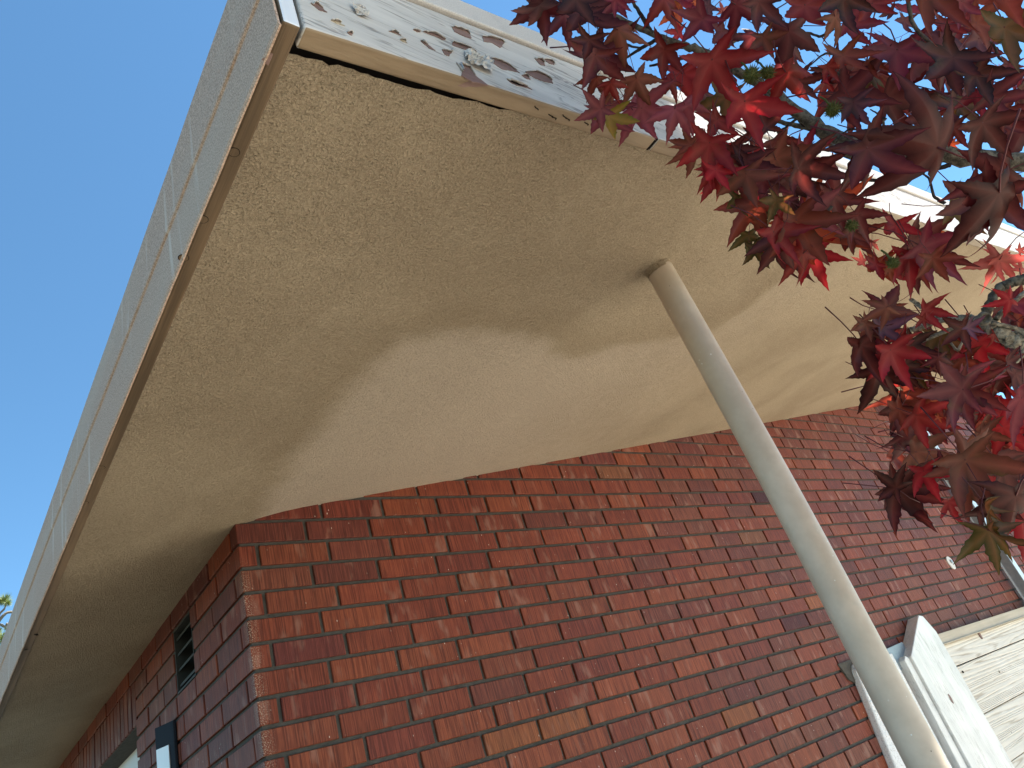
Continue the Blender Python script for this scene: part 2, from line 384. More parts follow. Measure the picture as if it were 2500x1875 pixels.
# ---- roof body over the soffit
def slab(x0, x1, y0, y1, a, b):
    return ([(x0, y0, zs(x0)+a), (x1, y0, zs(x1)+a), (x1, y1, zs(x1)+a), (x0, y1, zs(x0)+a), (x0, y0, zs(x0)+b), (x1, y0, zs(x1)+b), (x1, y1, zs(x1)+b), (x0, y1, zs(x0)+b)], BF)
ob('roof', *slab(-5.68, XE, -20.98, YB, 0.35, 2.75), M['roof'], B)
ob('roof_void', *slab(-5.69, XE, -20.99, YB, 0.27, 0.345), M['void'], B)

# ---- front (rake) fascia: two boards with an open joint, white face and tan underside
def rake(x0, x1, name='fascia_board'):
    v, f = slab(x0, x1, -21.49, -21.06, -0.15, 2.2)
    o = ob(name, v, f, None, B, mats=[M['fascia'], M['fascia_under']], fm=[1, 0, 0, 0, 0, 0]); return bev(o, 0.0035, 3)
rake(-5.66, 4.50); rake(4.62, 37.0); rake(37.06, XE)
ob('board_joint', *slab(4.50, 4.62, -21.47, -21.1, -0.12, 0.62), M['void'], B)
# metal edge flashing above
v, f = slab(-6.2, XE, -21.56, -21.0, 2.30, 3.06); bev(ob('flashing', v, f, M['flashing'], B), 0.003, 2)
ob('flashing_shadow', *slab(-5.9, XE, -21.42, -21.1, 2.2, 2.30), M['void'], B)  # near-black strip standing in for the shadow line under the flashing

# ---- eave board on the left, grey mineral sheet on its outer face
o = ob('eave_board', box(-6.02, -5.71, -21.455, YB, -0.9, 0.3), BF, None, B, mats=[M['eave_under'], M['end_paint']], fm=[0, 0, 1, 0, 0, 0]); bev(o, 0.003, 2)
v = box(-6.02, -5.71, -21.45, -21.0, 0.305, 2.2); ob('eave_board_end', v, BF, M['end_paint'], B)
n = 90; V = []; F = []
prof = [(-0.95, -6.035), (-0.9, -6.06), (0.0, -6.065), (0.33, -6.065), (0.36, -6.11), (0.40, -6.115), (1.2, -6.09), (2.12, -6.08), (2.17, -5.95)]
for i in range(n+1):
    y = -21.40+(YB+21.4)*(i/n)**1.6; rise = 0.45*min(1, (y+21.4)/22)
    for k, (z, x) in enumerate(prof):
        zz = z+(rise if 3 <= k <= 5 else 0)
        if k < 2: zz = z+noise.noise(Vector((y*0.7, k, 0)))*0.03
        V.append((x+noise.noise(Vector((y*0.8, z, 3)))*0.012, y, zz+noise.noise(Vector((y*1.2, 0, k)))*0.012))
m_ = len(prof)
for i in range(n):
    for k in range(m_-1):
        a = i*m_+k; F.append((a, a+m_, a+m_+1, a+1))
sh = ob('mineral_sheet', V, F, M['mineral'], B, smooth=False)
so_ = sh.modifiers.new('t', 'SOLIDIFY'); so_.thickness = 0.003
# round wood plugs along the eave board underside, and one chip
for (qx, qy) in ((571, 372), (495, 536), (448, 630), (247, 1142), (207, 1228)):
    r = ray(qx, qy); p = CAM+r*((-0.905-CAM.z)/r.z)
    a, f1 = tube([(p.x, p.y, -0.908), (p.x, p.y, -0.89)], [0.10, 0.10], 14)
    b, f2 = tube([(p.x, p.y, -0.902), (p.x, p.y, -0.893)], [0.115, 0.115], 14)
    ob('screw_plug', a, f1, M['eave_under'], B); 
    ob('screw_hole', b, f2, M['void'], B)
for (qx, qy) in ((649, 136), (88, 1548), (63, 1584)):
    r = ray(qx, qy); p = CAM+r*((-0.90-CAM.z)/r.z)
    V = [(p.x+random.uniform(-.10, .10), p.y+random.uniform(-.14, .14), -0.90-random.uniform(0.002, .06)) for _ in range(9)]
    bm = bmesh.new(); [bm.verts.new(q) for q in V]; bmesh.ops.convex_hull(bm, input=bm.verts)
    bm.verts.ensure_lookup_table(); bm.verts.index_update()
    V = [tuple(q.co) for q in bm.verts]; F = [tuple(q.index for q in f.verts) for f in bm.faces]; bm.free()
    ob('wood_knot', V, F, M['void'] if qx < 200 else M['bare_wood'], B)

# ---- peeled paint on the fascia: bare patches with curled flakes
T9 = lambda L, ox=900, oy=0, s=0.226: [(ox+a*s, oy+b*s) for a, b in L]
PATCHES = [T9([(895, 290), (985, 318), (1080, 350), (1110, 415), (1050, 405), (925, 345)]), T9([(1225, 400), (1300, 405), (1380, 425), (1470, 455), (1420, 520), (1330, 465), (1240, 450)]),
  T9([(900, 455), (1080, 520), (1190, 585), (1050, 540), (905, 490)]), T9([(560, 445), (580, 450), (640, 490), (720, 550), (650, 525)]),
  T9([(790, 540), (880, 570), (905, 530), (870, 610), (820, 592)]), T9([(945, 685), (1090, 730), (1150, 820), (1290, 925), (1120, 890), (1000, 820), (1010, 770)]),
  T9([(1250, 635), (1350, 640), (1480, 690), (1630, 790), (1530, 765), (1440, 750), (1350, 690)]), T9([(1490, 855), (1600, 890), (1700, 935), (1765, 972), (1640, 930), (1540, 900)]),
  T9([(1690, 780), (1800, 775), (1900, 815), (1970, 860), (1990, 905), (1900, 885), (1800, 850)]), T9([(1790, 630), (1880, 650), (1905, 715), (1850, 700)]),
  T9([(1890, 645), (1990, 660), (2005, 705), (1950, 690)]), T9([(590, 345), (700, 365), (830, 430), (790, 432), (740, 405)]),
  T9([(215, 340), (270, 337), (350, 385), (300, 362)]), T9([(715, 25), (760, 30), (825, 85), (770, 70)], 500, 0, .3617), T9([(850, 138), (900, 150), (945, 178), (885, 160)], 500, 0, .3617),
  T9([(2040, 538), (2100, 560), (2180, 592), (2100, 578)], 500, 0, .3617), T9([(1650, 820), (1700, 815), (1750, 860), (1700, 850)]),
  T9([(480, 322), (560, 345), (520, 350)]), T9([(960, 220), (1000, 228), (985, 240)], 500, 0, .3617), T9([(340, 430), (390, 440), (415, 468), (360, 450)])]
for pi, poly in enumerate(PATCHES):
    pts = [atY(a, b, -21.49) for a, b in poly]
    n = len(pts); cx = sum(p.x for p in pts)/n; cz = sum(p.z for p in pts)/n
    rim = []
    for i in range(n):                                     # ragged outline
        a, b = pts[i], pts[(i+1) % n]
        for k in range(4):
            s = k/4; j = 0.014 if k else 0
            rim.append((a.x+(b.x-a.x)*s+random.uniform(-j, j), a.z+(b.z-a.z)*s+random.uniform(-j, j)))
    V = [(cx, -21.505, cz)]+[(a, -21.505, b) for a, b in rim]+[(a, -21.48, b) for a, b in rim]
    k = len(rim); F = [(0, 1+i, 1+(i+1) % k) for i in range(k)]+[(1+i, 1+k+i, 1+k+(i+1) % k, 1+(i+1) % k) for i in range(k)]
    ob('bare_patch', V, F, M['bare_wood'] if pi not in (14, 19) else M['cap'], B)
    # lifted lip of paint along the upper edge
    up = sorted(rim, key=lambda q: q[1]-SL*q[0])[k//2:]; up.sort()
    V = []; F = []
    for i, (a, b) in enumerate(up):
        l = 0.02+0.07*math.sin(math.pi*i/(len(up)-1))*random.uniform(.6, 1.3)
        l *= .55; V += [(a, -21.50, b+0.02), (a, -21.515-l*0.6, b+0.0), (a, -21.52-l, b-l*0.45)]
    for i in range(len(up)-1):
        for q in range(2): F.append((i*3+q, i*3+q+1, i*3+q+4, i*3+q+3))
    fl = ob('paint_flake', V, F, M['fascia'], B, smooth=True); ss = fl.modifiers.new('t', 'SOLIDIFY'); ss.thickness = 0.0006
# stain on the underside below the large patch
V = [];
for a, b in T9([(960, 925), (1070, 880), (1150, 865), (1300, 925), (1240, 930), (1160, 940), (1080, 935), (1020, 945)]):
    r = ray(a, b); nn = Vector((-SL, 0, 1)); p = CAM+r*(((D0-0.153)-nn.dot(CAM))/nn.dot(r)); V.append((p.x, min(max(p.y, -21.48), -21.1), zs(p.x)-0.156))
ob('bare_patch', V, [tuple(range(len(V)))], M['bare_wood'], B)
# crumpled pieces of lifted paint
for (poly, hh) in ((T9([(1030, 555), (1110, 600), (1220, 620), (1330, 680), (1320, 800), (1220, 765), (1110, 720), (1040, 660)]), 0.28), (T9([(985, 38), (1060, 50), (1100, 95), (1095, 122), (1040, 112), (1000, 75)], 500, 0, .3617), 0.17)):
    pts = [atY(a, b, -21.5) for a, b in poly]; cx = sum(p.x for p in pts)/len(pts); cz = sum(p.z for p in pts)/len(pts)
    V = []; F = []; NR = 7; NA = 26
    for i in range(NR):
        for j in range(NA):
            q = j/NA*len(pts); a = pts[int(q) % len(pts)]; b = pts[(int(q)+1) % len(pts)]; s = q-int(q)
            ex = a.x+(b.x-a.x)*s; ez = a.z+(b.z-a.z)*s; rr = (i+0.4)/(NR-0.6)
            x = cx+(ex-cx)*rr; z = cz+(ez-cz)*rr
            h = .6*hh*(0.55+0.8*noise.noise(Vector((x*9, z*9, 1)))+0.45*noise.noise(Vector((x*25, z*25, 1))))
            V.append((x, -21.5-abs(h), z))
    for i in range(NR-1):
        for j in range(NA): F.append((i*NA+j, i*NA+(j+1) % NA, (i+1)*NA+(j+1) % NA, (i+1)*NA+j))
    F.append(tuple(range(NA)))
    ob('paint_curl', V, F, M['fascia'], B)

for (qx, qy) in ((1345, 281), (1353, 286), (1378, 283), (1386, 289), (1432, 300), (1310, 262), (1500, 322)):
    r = ray(qx, qy); nn = Vector((-SL, 0, 1)); p = CAM+r*(((D0-0.155)-nn.dot(CAM))/nn.dot(r)); a = random.uniform(-.9, .9)
    V, F = tube([(p.x-.09*math.cos(a), p.y-.05*math.sin(a), p.z+.01), (p.x-.05, p.y, p.z-.03), (p.x+.05, p.y+.03*math.sin(a), p.z-.03), (p.x+.09, p.y+.05, p.z+.01)], [.012]*4, 5)
    ob('staple', V, F, M['void'], B)

# ---- walls: recessed mortar bed with single bricks proud of it
def mort(x0, x1, y0, y1, z0, z1): return (box(x0, x1, y0, y1, z0, z1), BF)
fw = ob('front_wall', *join([([(0.115, 0.115, -ZG), (XE, 0.115, -ZG), (XE, 3, -ZG), (0.115, 3, -ZG), (0.115, 0.115, zs(0)+0.2), (XE, 0.115, zs(XE)+.2), (XE, 3, zs(XE)+0.2), (0.115, 3, zs(0)+.2)], BF)]), M['mortar'], B)
VY0, VY1, VZ0, VZ1 = 6.98, 9.92, -3.96, -1.0                # vent opening
DY0, DZ1 = 17.95, -3.28                                     # door opening under the soldier course
side = [mort(0.115, 3, 3.01, VY0, -ZG, .3), mort(0.115, 3, VY0, VY1, VZ1, .3), mort(0.115, 3, VY0, VY1, -ZG, VZ0), mort(0.115, 3, VY1, DY0, -ZG, .3), mort(0.115, 3, DY0, YB, DZ1, .3)]
sw = ob('side_wall', *join(side), M['mortar'], B)
ob('door_panel', box(1.35, 1.6, DY0, YB, -ZG, DZ1), BF, M['door'], B)

def brickbox(w, d, h, ch=0.025):
    """front at y=0, x 0..w, z 0..h ; chamfered front edges"""
    V = [(ch, 0, ch), (w-ch, 0, ch), (w-ch, 0, h-ch), (ch, 0, h-ch), (0, ch, 0), (w, ch, 0), (w, ch, h), (0, ch, h), (0, d, 0), (w, d, 0), (w, d, h), (0, d, h)]
    F = [(0, 1, 2, 3), (0, 4, 5, 1), (1, 5, 6, 2), (2, 6, 7, 3), (3, 7, 4, 0), (4, 8, 9, 5), (5, 9, 10, 6), (6, 10, 11, 7), (7, 11, 8, 4)]
    return V, F
TONES = [((.225, .050, .022), 7), ((.205, .043, .020), 5), ((.245, .060, .024), 3.5), ((.175, .036, .020), 1.5), ((.215, .055, .025), .8), ((.27, .085, .028), .25), ((.165, .038, .028), .5), ((.095, .015, .013), .06), ((.22, .065, .035), .08)]
def tone(plum=0.0):
    c = random.choices([a for a, _ in TONES], [b for _, b in TONES])[0]
    k = random.uniform(.9, 1.1); c = [v*k for v in c]
    if random.random() < plum: c = [c[0]*.78, c[1]*.92, c[2]*1.25]
    return tuple(c)
J = 0.165; BH = 1-J; bricks = []     # each: (face, u0, u1, z0, depth, tone)
def zrow(j): return -j+0.04+J/2      # bottom of the brick in row j (its lower bed joint is line j)
for j in range(-16, 23):
    odd = (j % 2 == 1)
    z0 = zrow(j); first = 2.93-J/2 if odd else 0.785-J/2
    u = 0.0; u1 = first
    while u < 93:
        jit = random.uniform(-.025, .025)
        if z0 < zs(max(u, u1))+0.4:
            if not (z0 < -11.9 and u1 > 52 ) and not(z0 < -23):
                bricks.append(('f', u, u1+jit, z0, tone(0.45 if u > 24 else 0.06)))  # more plum towards the right, putting the sky's sheen into the colour
        u = u1+jit+J; u1 = u1+3.06
    if z0 < 0.2 and j >= 0:
        first = 0.82-J/2 if odd else 2.97-J/2
        u = first+J; u1 = first+3.06
        while u < 42:
            a, b = u, u1
            segs = [(a, b)]
            def cut(segs, c0, c1):
                out = []
                for s0, s1 in segs:
                    if s1 <= c0 or s0 >= c1: out.append((s0, s1)); continue
                    if s0 < c0-.2: out.append((s0, c0))
                    if s1 > c1+.2: out.append((c1, s1))
                return out
            if z0+BH > VZ0+.1 and z0 < VZ1-.3: segs = cut(segs, VY0-.03, VY1+.03)
            if z0+BH > -3.3 and z0 < -1.2: segs = cut(segs, 17.74, 99)
            if z0 <= -3.3: segs = cut(segs, DY0+.05, 99)
            for s0, s1 in segs:
                if s0 < 18 or z0 > -1.2: bricks.append(('s', s0, s1, z0, tone(0.35)))
            u = u1+J; u1 += 3.06
# soldier course over the door
y = 17.84
while y < 40:
    bricks.append(('v', y, y+0.80, -3.24, tone(0.6))); y += 0.93
def bgeo(b):
    f, u0, u1, z0, tn = b
    pr = random.uniform(-.02, .02)
    if f == 'f':
        corner = u0 == 0.0
        v, F = brickbox(u1-u0, 0.72, BH)
        if corner:                                   # corner brick also shows its side face
            d = 2.97-J/2 if (u1 < 1.5) else 0.82-J/2
            v, F = brickbox(u1-u0, d, BH); pr = 0
            v = [(max(p[0], 0), p[1], p[2]) for p in v]
        return v, F, (u0, pr, z0+random.uniform(-.012, .012)), 0.0
    if f == 's':
        v, F = brickbox(u1-u0, 0.72, BH); return v, F, (pr, u1, z0), -math.pi/2
    v, F = brickbox(u1-u0, 1.33, 2.28); return v, F, (pr, u1, z0), -math.pi/2
def area(b):
    f, u0, u1, z0, tn = b; h = BH if f != 'v' else 2.3
    q = [px((u, 0, z)) if f == 'f' else px((0, u, z)) for u, z in ((u0, z0), (u1, z0), (u1, z0+h), (u0, z0+h))]
    if any(k is None for k in q): return 0
    cx = sum(k[0] for k in q)/4; cy = sum(k[1] for k in q)/4
    if not (-60 < cx < 2560 and -60 < cy < 1935): return 0
    if z0 > zs(u0 if f == 'f' else 0)+.05: return 0
    return abs(sum(q[i][0]*q[(i+1) % 4][1]-q[(i+1) % 4][0]*q[i][1] for i in range(4)))/2
bricks.sort(key=area, reverse=True)
cache = {}
SV = {'front': [[], [], []], 'side': [[], [], []]}
for bi, b in enumerate(bricks):
    v, F, loc, rot = bgeo(b)
    wall = fw if b[0] == 'f' else sw
    if bi < 298:
        key = (round(b[2]-b[1], 2), b[0], b[1] == 0.0 and b[0] == 'f')
        me = cache.get(key)
        if me is None:
            me = bpy.data.meshes.new('brick'); me.from_pydata([(p[0]*U, p[1]*U, p[2]*U) for p in v], [], F); me.materials.append(M['brick']); me.update(); cache[key] = me
        o = bpy.data.objects.new('brick', me); C.objects.link(o); o.parent = wall; o.matrix_parent_inverse = wall.matrix_world.inverted()
        o.location = P(*loc)-Vector((0, 0, 0)); o.rotation_euler = (0, 0, rot); o.color = (*b[4], 1)
    else:
        S = SV['front' if b[0] == 'f' else 'side']; n = len(S[0]); cr, sr = math.cos(rot), math.sin(rot)
        S[0] += [(loc[0]+p[0]*cr-p[1]*sr, loc[1]+p[0]*sr+p[1]*cr, loc[2]+p[2]) for p in v]
        S[1] += [tuple(i+n for i in q) for q in F]; S[2] += [b[4]]*len(v)
V = SV['front'][0]; F = SV['front'][1]; n = len(V)
V = V+SV['side'][0]; F = F+[tuple(i+n for i in q) for q in SV['side'][1]]; TT = SV['front'][2]+SV['side'][2]
bs = ob('brick', V, F, M['brick_stuff'], B); bs['kind'] = 'stuff'
ca = bs.data.color_attributes.new('tone', 'FLOAT_COLOR', 'POINT'); ca.data.foreach_set('color', [c for q in TT for c in (*q, 1)])

# ---- louvred vent in the side wall
vt = ob('vent', *join([(box(0.9, 1.1, VY0, VY1, VZ0, VZ1), BF)]), M['void'], B)
fr = join([(box(0.05, .95, VY0, VY0+.09, VZ0, VZ1), BF), (box(0.05, .95, VY1-.09, VY1, VZ0, VZ1), BF), (box(0.05, .95, VY0+.09, VY1-.09, VZ0, VZ0+.09), BF), (box(0.05, .95, VY0+.09, VY1-.09, VZ1-.09, VZ1), BF)])
ob('vent_frame', *fr, M['grille'], vt)
for k in range(4):
    z = VZ0+.30+k*0.72; 
    ob('slat', [(0.15, VY0+.1, z-.02), (0.15, VY1-.1, z-.02), (.5, VY1-.1, z+.30), (.5, VY0+.1, z+.30), (0.15, VY0+.1, z+.10), (0.15, VY1-.1, z+.10), (.5, VY1-.1, z+.38), (.5, VY0+.1, z+.38)], BF, M['grille'], vt)

# ---- timber infill at the right: cap, whitewashed planks, trim board, stucco strip
ob('cap_board', box(50.9, 92, -0.75, -0.02, -12.42, -11.70), BF, M['cap'], B)
bev(ob('cap_board', box(50.7, 92, -0.9, -0.02, -12.52, -12.42), BF, M['cap'], B), 0.002)
zt = -12.53
for zb in (-14.16, -17.60, -20.82, -24.1):
    o = ob('plank', [(50.3, -0.55, zb+.06), (92, -0.55, zb+.06), (92, -.05, zb+.06), (50.3, -.05, zb+.06), (50.3, -0.42, zt), (92, -0.42, zt), (92, -.05, zt), (50.3, -.05, zt)], BF, M['plank'], B)
    bev(o, 0.003, 2); zt = zb-.02
ob('plank_backing', box(50.2, 92, -0.06, 0.1, -26, -12.4), BF, M['void'], B)
V = [(45.2, -1.0, -12.50), (49.65, -1.0, -10.08), (50.2, -1.0, -10.2), (50.9, -1.0, -11.5), (50.7, -1.0, -24), (44.8, -1.0, -24)]
def prism(poly, y1): 
    n = len(poly); V = poly+[(p[0], y1, p[2]) for p in poly]
    return V, [tuple(range(n-1, -1, -1)), tuple(range(n, 2*n))]+[(i, (i+1) % n, n+(i+1) % n, n+i) for i in range(n)]
bev(ob('trim_board', *prism(V, -0.02), M['trim'], B), 0.004, 3)
V = [(44.45, -0.8, -12.62), (44.8, -0.8, -12.35), (45.15, -0.8, -12.55), (44.75, -.8, -24), (43.7, -.8, -24)]
bev(ob('trim_strip', *prism(V, -0.02), M['trim'], B), 0.003, 2)
n = 14; V = [(38.35, -0.5, -11.95)]; V = [(38.4, -.5, -12.2), (38.8, -.5, -11.82), (43.9, -.5, -11.9), (43.5, -.5, -24), (36.6, -.5, -24), (37.2, -.5, -17.9)]
bev(ob('stucco_strip', *prism(V, 0.05), M['white_stucco'], B), 0.008, 3)
V = [(43.4, -.35, -11.6), (46.4, -.35, -11.45), (46.3, -.35, -12.3), (44, -.35, -13.2), (43.6, -.35, -12.4)]
ob('metal_bracket', *prism(V, 0.04), M['galv'], B)
V = [(37.3, -.12, -11.55), (39.5, -.12, -11.5), (39.6, -.12, -12.0), (38.2, -.12, -12.9), (37.7, -.12, -12.6)]
ob('mortar_smear', *prism(V, 0.04), M['mortar'], B)
for (qx, qy, rr, Y) in ((2394, 1551, .30, -.53), (2321, 1706, .34, -1.0), (2440, 1640, .09, -.50), (2470, 1790, .09, -.48), (2352, 1640, .09, -.53)):
    q = atY(qx, qy, Y); k1 = [(q.x+rr*.45*math.cos(a*.52)*(1+.2*math.sin(a*2.1)), Y-.015, q.z+rr*math.sin(a*.52)) for a in range(12)]
    ob('knot' if rr > .2 else 'nail_head', *prism(k1, Y+.2), M['bare_wood'] if rr > .2 else M['grille'], B)
# oval anchor plate on the wall
p = atY(2322, 1374, -0.05); V = []
for k in range(18):
    a = 2*math.pi*k/18; V.append((p.x+0.55*math.cos(a)*(1+.1*math.sin(3*a)), -0.06, p.z+0.62*math.sin(a)))
ob('wall_plate', *prism(V, 0.05), M['flashing'], B)
a, f1 = tube([(p.x+.1, -0.16, p.z+.1), (p.x+.1, 0, p.z+.1)], [0.16, 0.2], 10); ob('bolt', a, f1, M['galv'], B)

# ------------------------------------------------------------------ galvanised downspout near the right edge
dn = empty('downspout', (72.4, -1.0, -ZG), label='galvanised downspout running down the far right of the brick front wall', cat='downspout')
bev(ob('pipe', box(73.2, 74.2, -1.35, -0.35, -ZG, 9.5), BF, None, dn, mats=[M['galv'], M['galv_lit']], fm=[0, 0, 1, 0, 0, 0]), 0.004)
ob('edge_flange', box(73.12, 73.2, -0.45, -0.33, -ZG, 9.5), BF, M['galv_lit'], dn)
for z in (-5, 6): ob('strap', box(72.9, 74.6, -1.40, -0.03, z, z+.35), BF, M['galv'], dn)

# ------------------------------------------------------------------ round metal post
ax = [(10.30, 1.95), (10.52, -3), (10.66, -8.3), (10.60, -15.2), (10.6, -ZG)]
post = empty('metal_post', (10.6, -16.6, -ZG), label='round cream painted metal post holding up the stucco overhang', cat='post')
V, F = tube([(x, -16.6, z) for x, z in spline([(a, b) for a, b in ax], 8)], [0.492]*33, 40)
ob('shaft', V, F, M['pole'], post, smooth=True)
V = []; F = []                                                     # rough stucco collar where the post meets the soffit
for i, (dz, rr) in enumerate(((0.12, 0.60), (0.0, 0.54), (-0.08, 0.51), (-0.16, 0.499), (-0.26, 0.4925))):
    for k in range(40):
        a = 2*math.pi*k/40; r = rr+noise.noise(Vector((math.cos(a)*2, math.sin(a)*2, i*1.2)))*0.055*(1.1-i*0.15)
        x = 10.30+r*math.cos(a); y = -16.6+r*math.sin(a); V.append((x, y, zs(x)+dz-(0.05*noise.noise(Vector((a, i, 3))))))
for i in range(4):
    for k in range(40): F.append((i*40+k, i*40+(k+1) % 40, (i+1)*40+(k+1) % 40, (i+1)*40+k))
ob('collar', V, F, M['stucco'], post, smooth=True)
ob('base_plate', box(9.4, 11.8, -17.8, -15.4, -ZG, -ZG+.3), BF, M['pole'], post)

# ------------------------------------------------------------------ wall lamp on the side wall
lp = empty('wall_lamp', (0, 10.6, -6.9), label='small black wall lamp with a white diffuser on the shaded side wall', cat='lamp')
bev(ob('back_plate', box(-0.17, -0.03, 10.25, 12.3, -7.3, -4.96), BF, M['lamp_black'], lp), 0.002)
def tri(x0, x1, y0, y1, y2, z0, z1):
    V = [(x0, y0, z0), (x1, y1, z0), (x0, y2, z0), (x0, y0, z1), (x1, y1, z1), (x0, y2, z1)]
    return V, [(0, 1, 2), (3, 5, 4), (0, 3, 4, 1), (1, 4, 5, 2), (2, 5, 3, 0)]
bev(ob('housing', *tri(-.175, -.70, 10.28, 11.25, 12.2, -7.2, -4.97), M['lamp_black'], lp), 0.001)
V = [(-.33, 10.54, -7.1), (-.69, 11.20, -7.1), (-.60, 11.25, -7.1), (-.24, 10.60, -7.1)]
V = V+[(a, b, -5.93) for a, b, _ in V]
ob('diffuser', [(x-.02, y-.03, z) for x, y, z in V], BF, M['lamp_white'], lp)

# ------------------------------------------------------------------ sweetgum tree
TREE_BASE = (16, -35.5, -ZG)
tree = empty('sweetgum_tree', TREE_BASE, label='sweetgum tree with dark red star leaves hanging in front of the fascia', cat='tree')
def lobe_profile(s):        # half width along a lobe
    K = [(0.30, .178), (0.42, .165), (0.55, .136), (0.70, .092), (0.85, .044), (0.95, .016), (1.0, 0)]
    for (a, u_), (b, v_) in zip(K, K[1:]):
        if s <= b: return u_+(v_-u_)*(s-a)/(b-a)
    return 0
def leaf_mesh(idx, rnd, low=False):
    angs = [0, 60+rnd.uniform(-5, 5), -60+rnd.uniform(-5, 5), 118+rnd.uniform(-6, 6), -118+rnd.uniform(-6, 6)]
    lens = [1.0, .93*rnd.uniform(.92, 1.05), .93*rnd.uniform(.92, 1.05), .66*rnd.uniform(.85, 1.1), .66*rnd.uniform(.85, 1.1)]
    order = sorted(range(5), key=lambda i: angs[i]); V = [(0, 0, 0)]; F = []; vein = [1.0]
    S = [.42, .5, .58, .66, .74, .82, .9, .96] if not low else [.5, .72, .9]
    sin_pts = {}
    for a, b in zip(order, order[1:]+[order[0]]):
        A = angs[a]; Bn = angs[b]+(360 if angs[b] < angs[a] else 0); mid = R_((A+Bn)/2)
        r = 0.335 if Bn-A < 90 else 0.14
        sin_pts[(a, 1)] = sin_pts[(b, -1)] = len(V); V.append((r*math.cos(mid), r*math.sin(mid), -0.03)); vein.append(0)
    for li in order:
        a = R_(angs[li]); L = lens[li]; d = (math.cos(a), math.sin(a)); nrm = (-d[1], d[0])
        bend = rnd.uniform(-.22, .22); zc = rnd.uniform(-.1, .8); tw = rnd.uniform(-1.8, 1.8)
        def pt(s, wd, z):
            bb = bend*s*s*L; return (d[0]*s*L+nrm[0]*(wd+bb), d[1]*s*L+nrm[1]*(wd+bb), z-zc*max(0, s-.25)**2*L+tw*wd*max(0, s-.3))
        vw = 0.016
        mids = []
        for s in [.2]+S:
            k = len(V); w_ = vw*(1.1-s)
            V.extend([pt(s, -w_, .0), pt(s, w_, .0)]); vein.extend([1, 1]); mids.append(k)
        tip = len(V); V.append(pt(1.0, 0, -0.02)); vein.append(0)
        for side in (-1, 1):
            ed = [sin_pts[(li, side)]]
            for q, s in enumerate(S):
                wd = lobe_profile(s)*L*(1.10 if q % 2 else .88)*1.12
                ed.append(len(V)); V.append(pt(s, side*wd, -wd*0.30)); vein.append(0)
            inner = 1 if side > 0 else 0
            mv = [k+inner for k in mids]
            def add(f): F.append(f if side < 0 else tuple(reversed(f)))
            add((0, ed[0], mv[0]))
            add((mv[0], ed[0], ed[1], mv[1]))
            for q in range(1, len(S)): add((mv[q], ed[q], ed[q+1], mv[q+1]))
            add((mv[-1], ed[-1], tip))
        F.append((0, mids[0], mids[0]+1))
        for a_, b_ in zip(mids, mids[1:]): F.append((a_, b_, b_+1, a_+1))
        F.append((mids[-1], tip, mids[-1]+1))
    # curl: droop of the tips, a fold across and a twist
    k1 = rnd.uniform(.10, .5); k2 = rnd.uniform(-.35, .35); k3 = rnd.uniform(-.25, .35); ph = rnd.uniform(0, 6.28); fd = rnd.uniform(-.35, .5)
    out = []
    for (x, y, z) in V:
        r = math.hypot(x, y); th = math.atan2(y, x)
        zz = z-k1*r*r+k2*x*y+k3*0.5*math.sin(th*2+ph)*r*r*0.6-fd*abs(y)*0.6
        y2 = y*(1-0.25*abs(fd)*abs(y)); out.append((x, y2, zz))
    V = out
    nl = len(V); fm = [0]*len(F)
    if not low:                                            # petiole
        pv, pf = tube([(-.0, 0, 0), (-.25, .02, .05), (-.6, .05, .20), (-1.0, rnd.uniform(-.1, .2), .42)], [.016, .012, .012, .015], 4)
        F += [tuple(i+nl for i in q) for q in pf]; V += pv; vein += [0]*len(pv); fm += [1]*len(pf)
    return V, F, vein, fm
rl = random.Random(5)
LEAF = []
for k in range(12):
    V, F, vein, fm = leaf_mesh(k, rl)
    me = bpy.data.meshes.new('leaf'); me.from_pydata(V, [], F); me.materials.append(M['leaf']); me.materials.append(M['stalk'])
    me.polygons.foreach_set('material_index', fm); me.polygons.foreach_set('use_smooth', [True]*len(F))
    ca = me.color_attributes.new('vein', 'FLOAT_COLOR', 'POINT'); ca.data.foreach_set('color', [c for q in vein for c in (q, q, q, 1)])
    me.update(); LEAF.append(me)
COL = dict(rust=(.20, .030, .010), crimson=(.38, .009, .024), red=(.24, .010, .012), magenta=(.19, .012, .040), plum=(.115, .020, .035), maroon=(.095, .009, .015), dark=(.055, .007, .010),
           brown=(.19, .065, .040), olive=(.085, .065, .012), orange=(.42, .075, .015), sunlit_pink=(.55, .13, .11), pplum=(.25, .055, .08), purple=(.10, .05, .09),  # pink and the far orange put sunlight on leaves into their colour
           black=(.028, .005, .006), green=(.055, .075, .012), yellow=(.30, .24, .03), brownred=(.20, .035, .018))
nleaf = 0
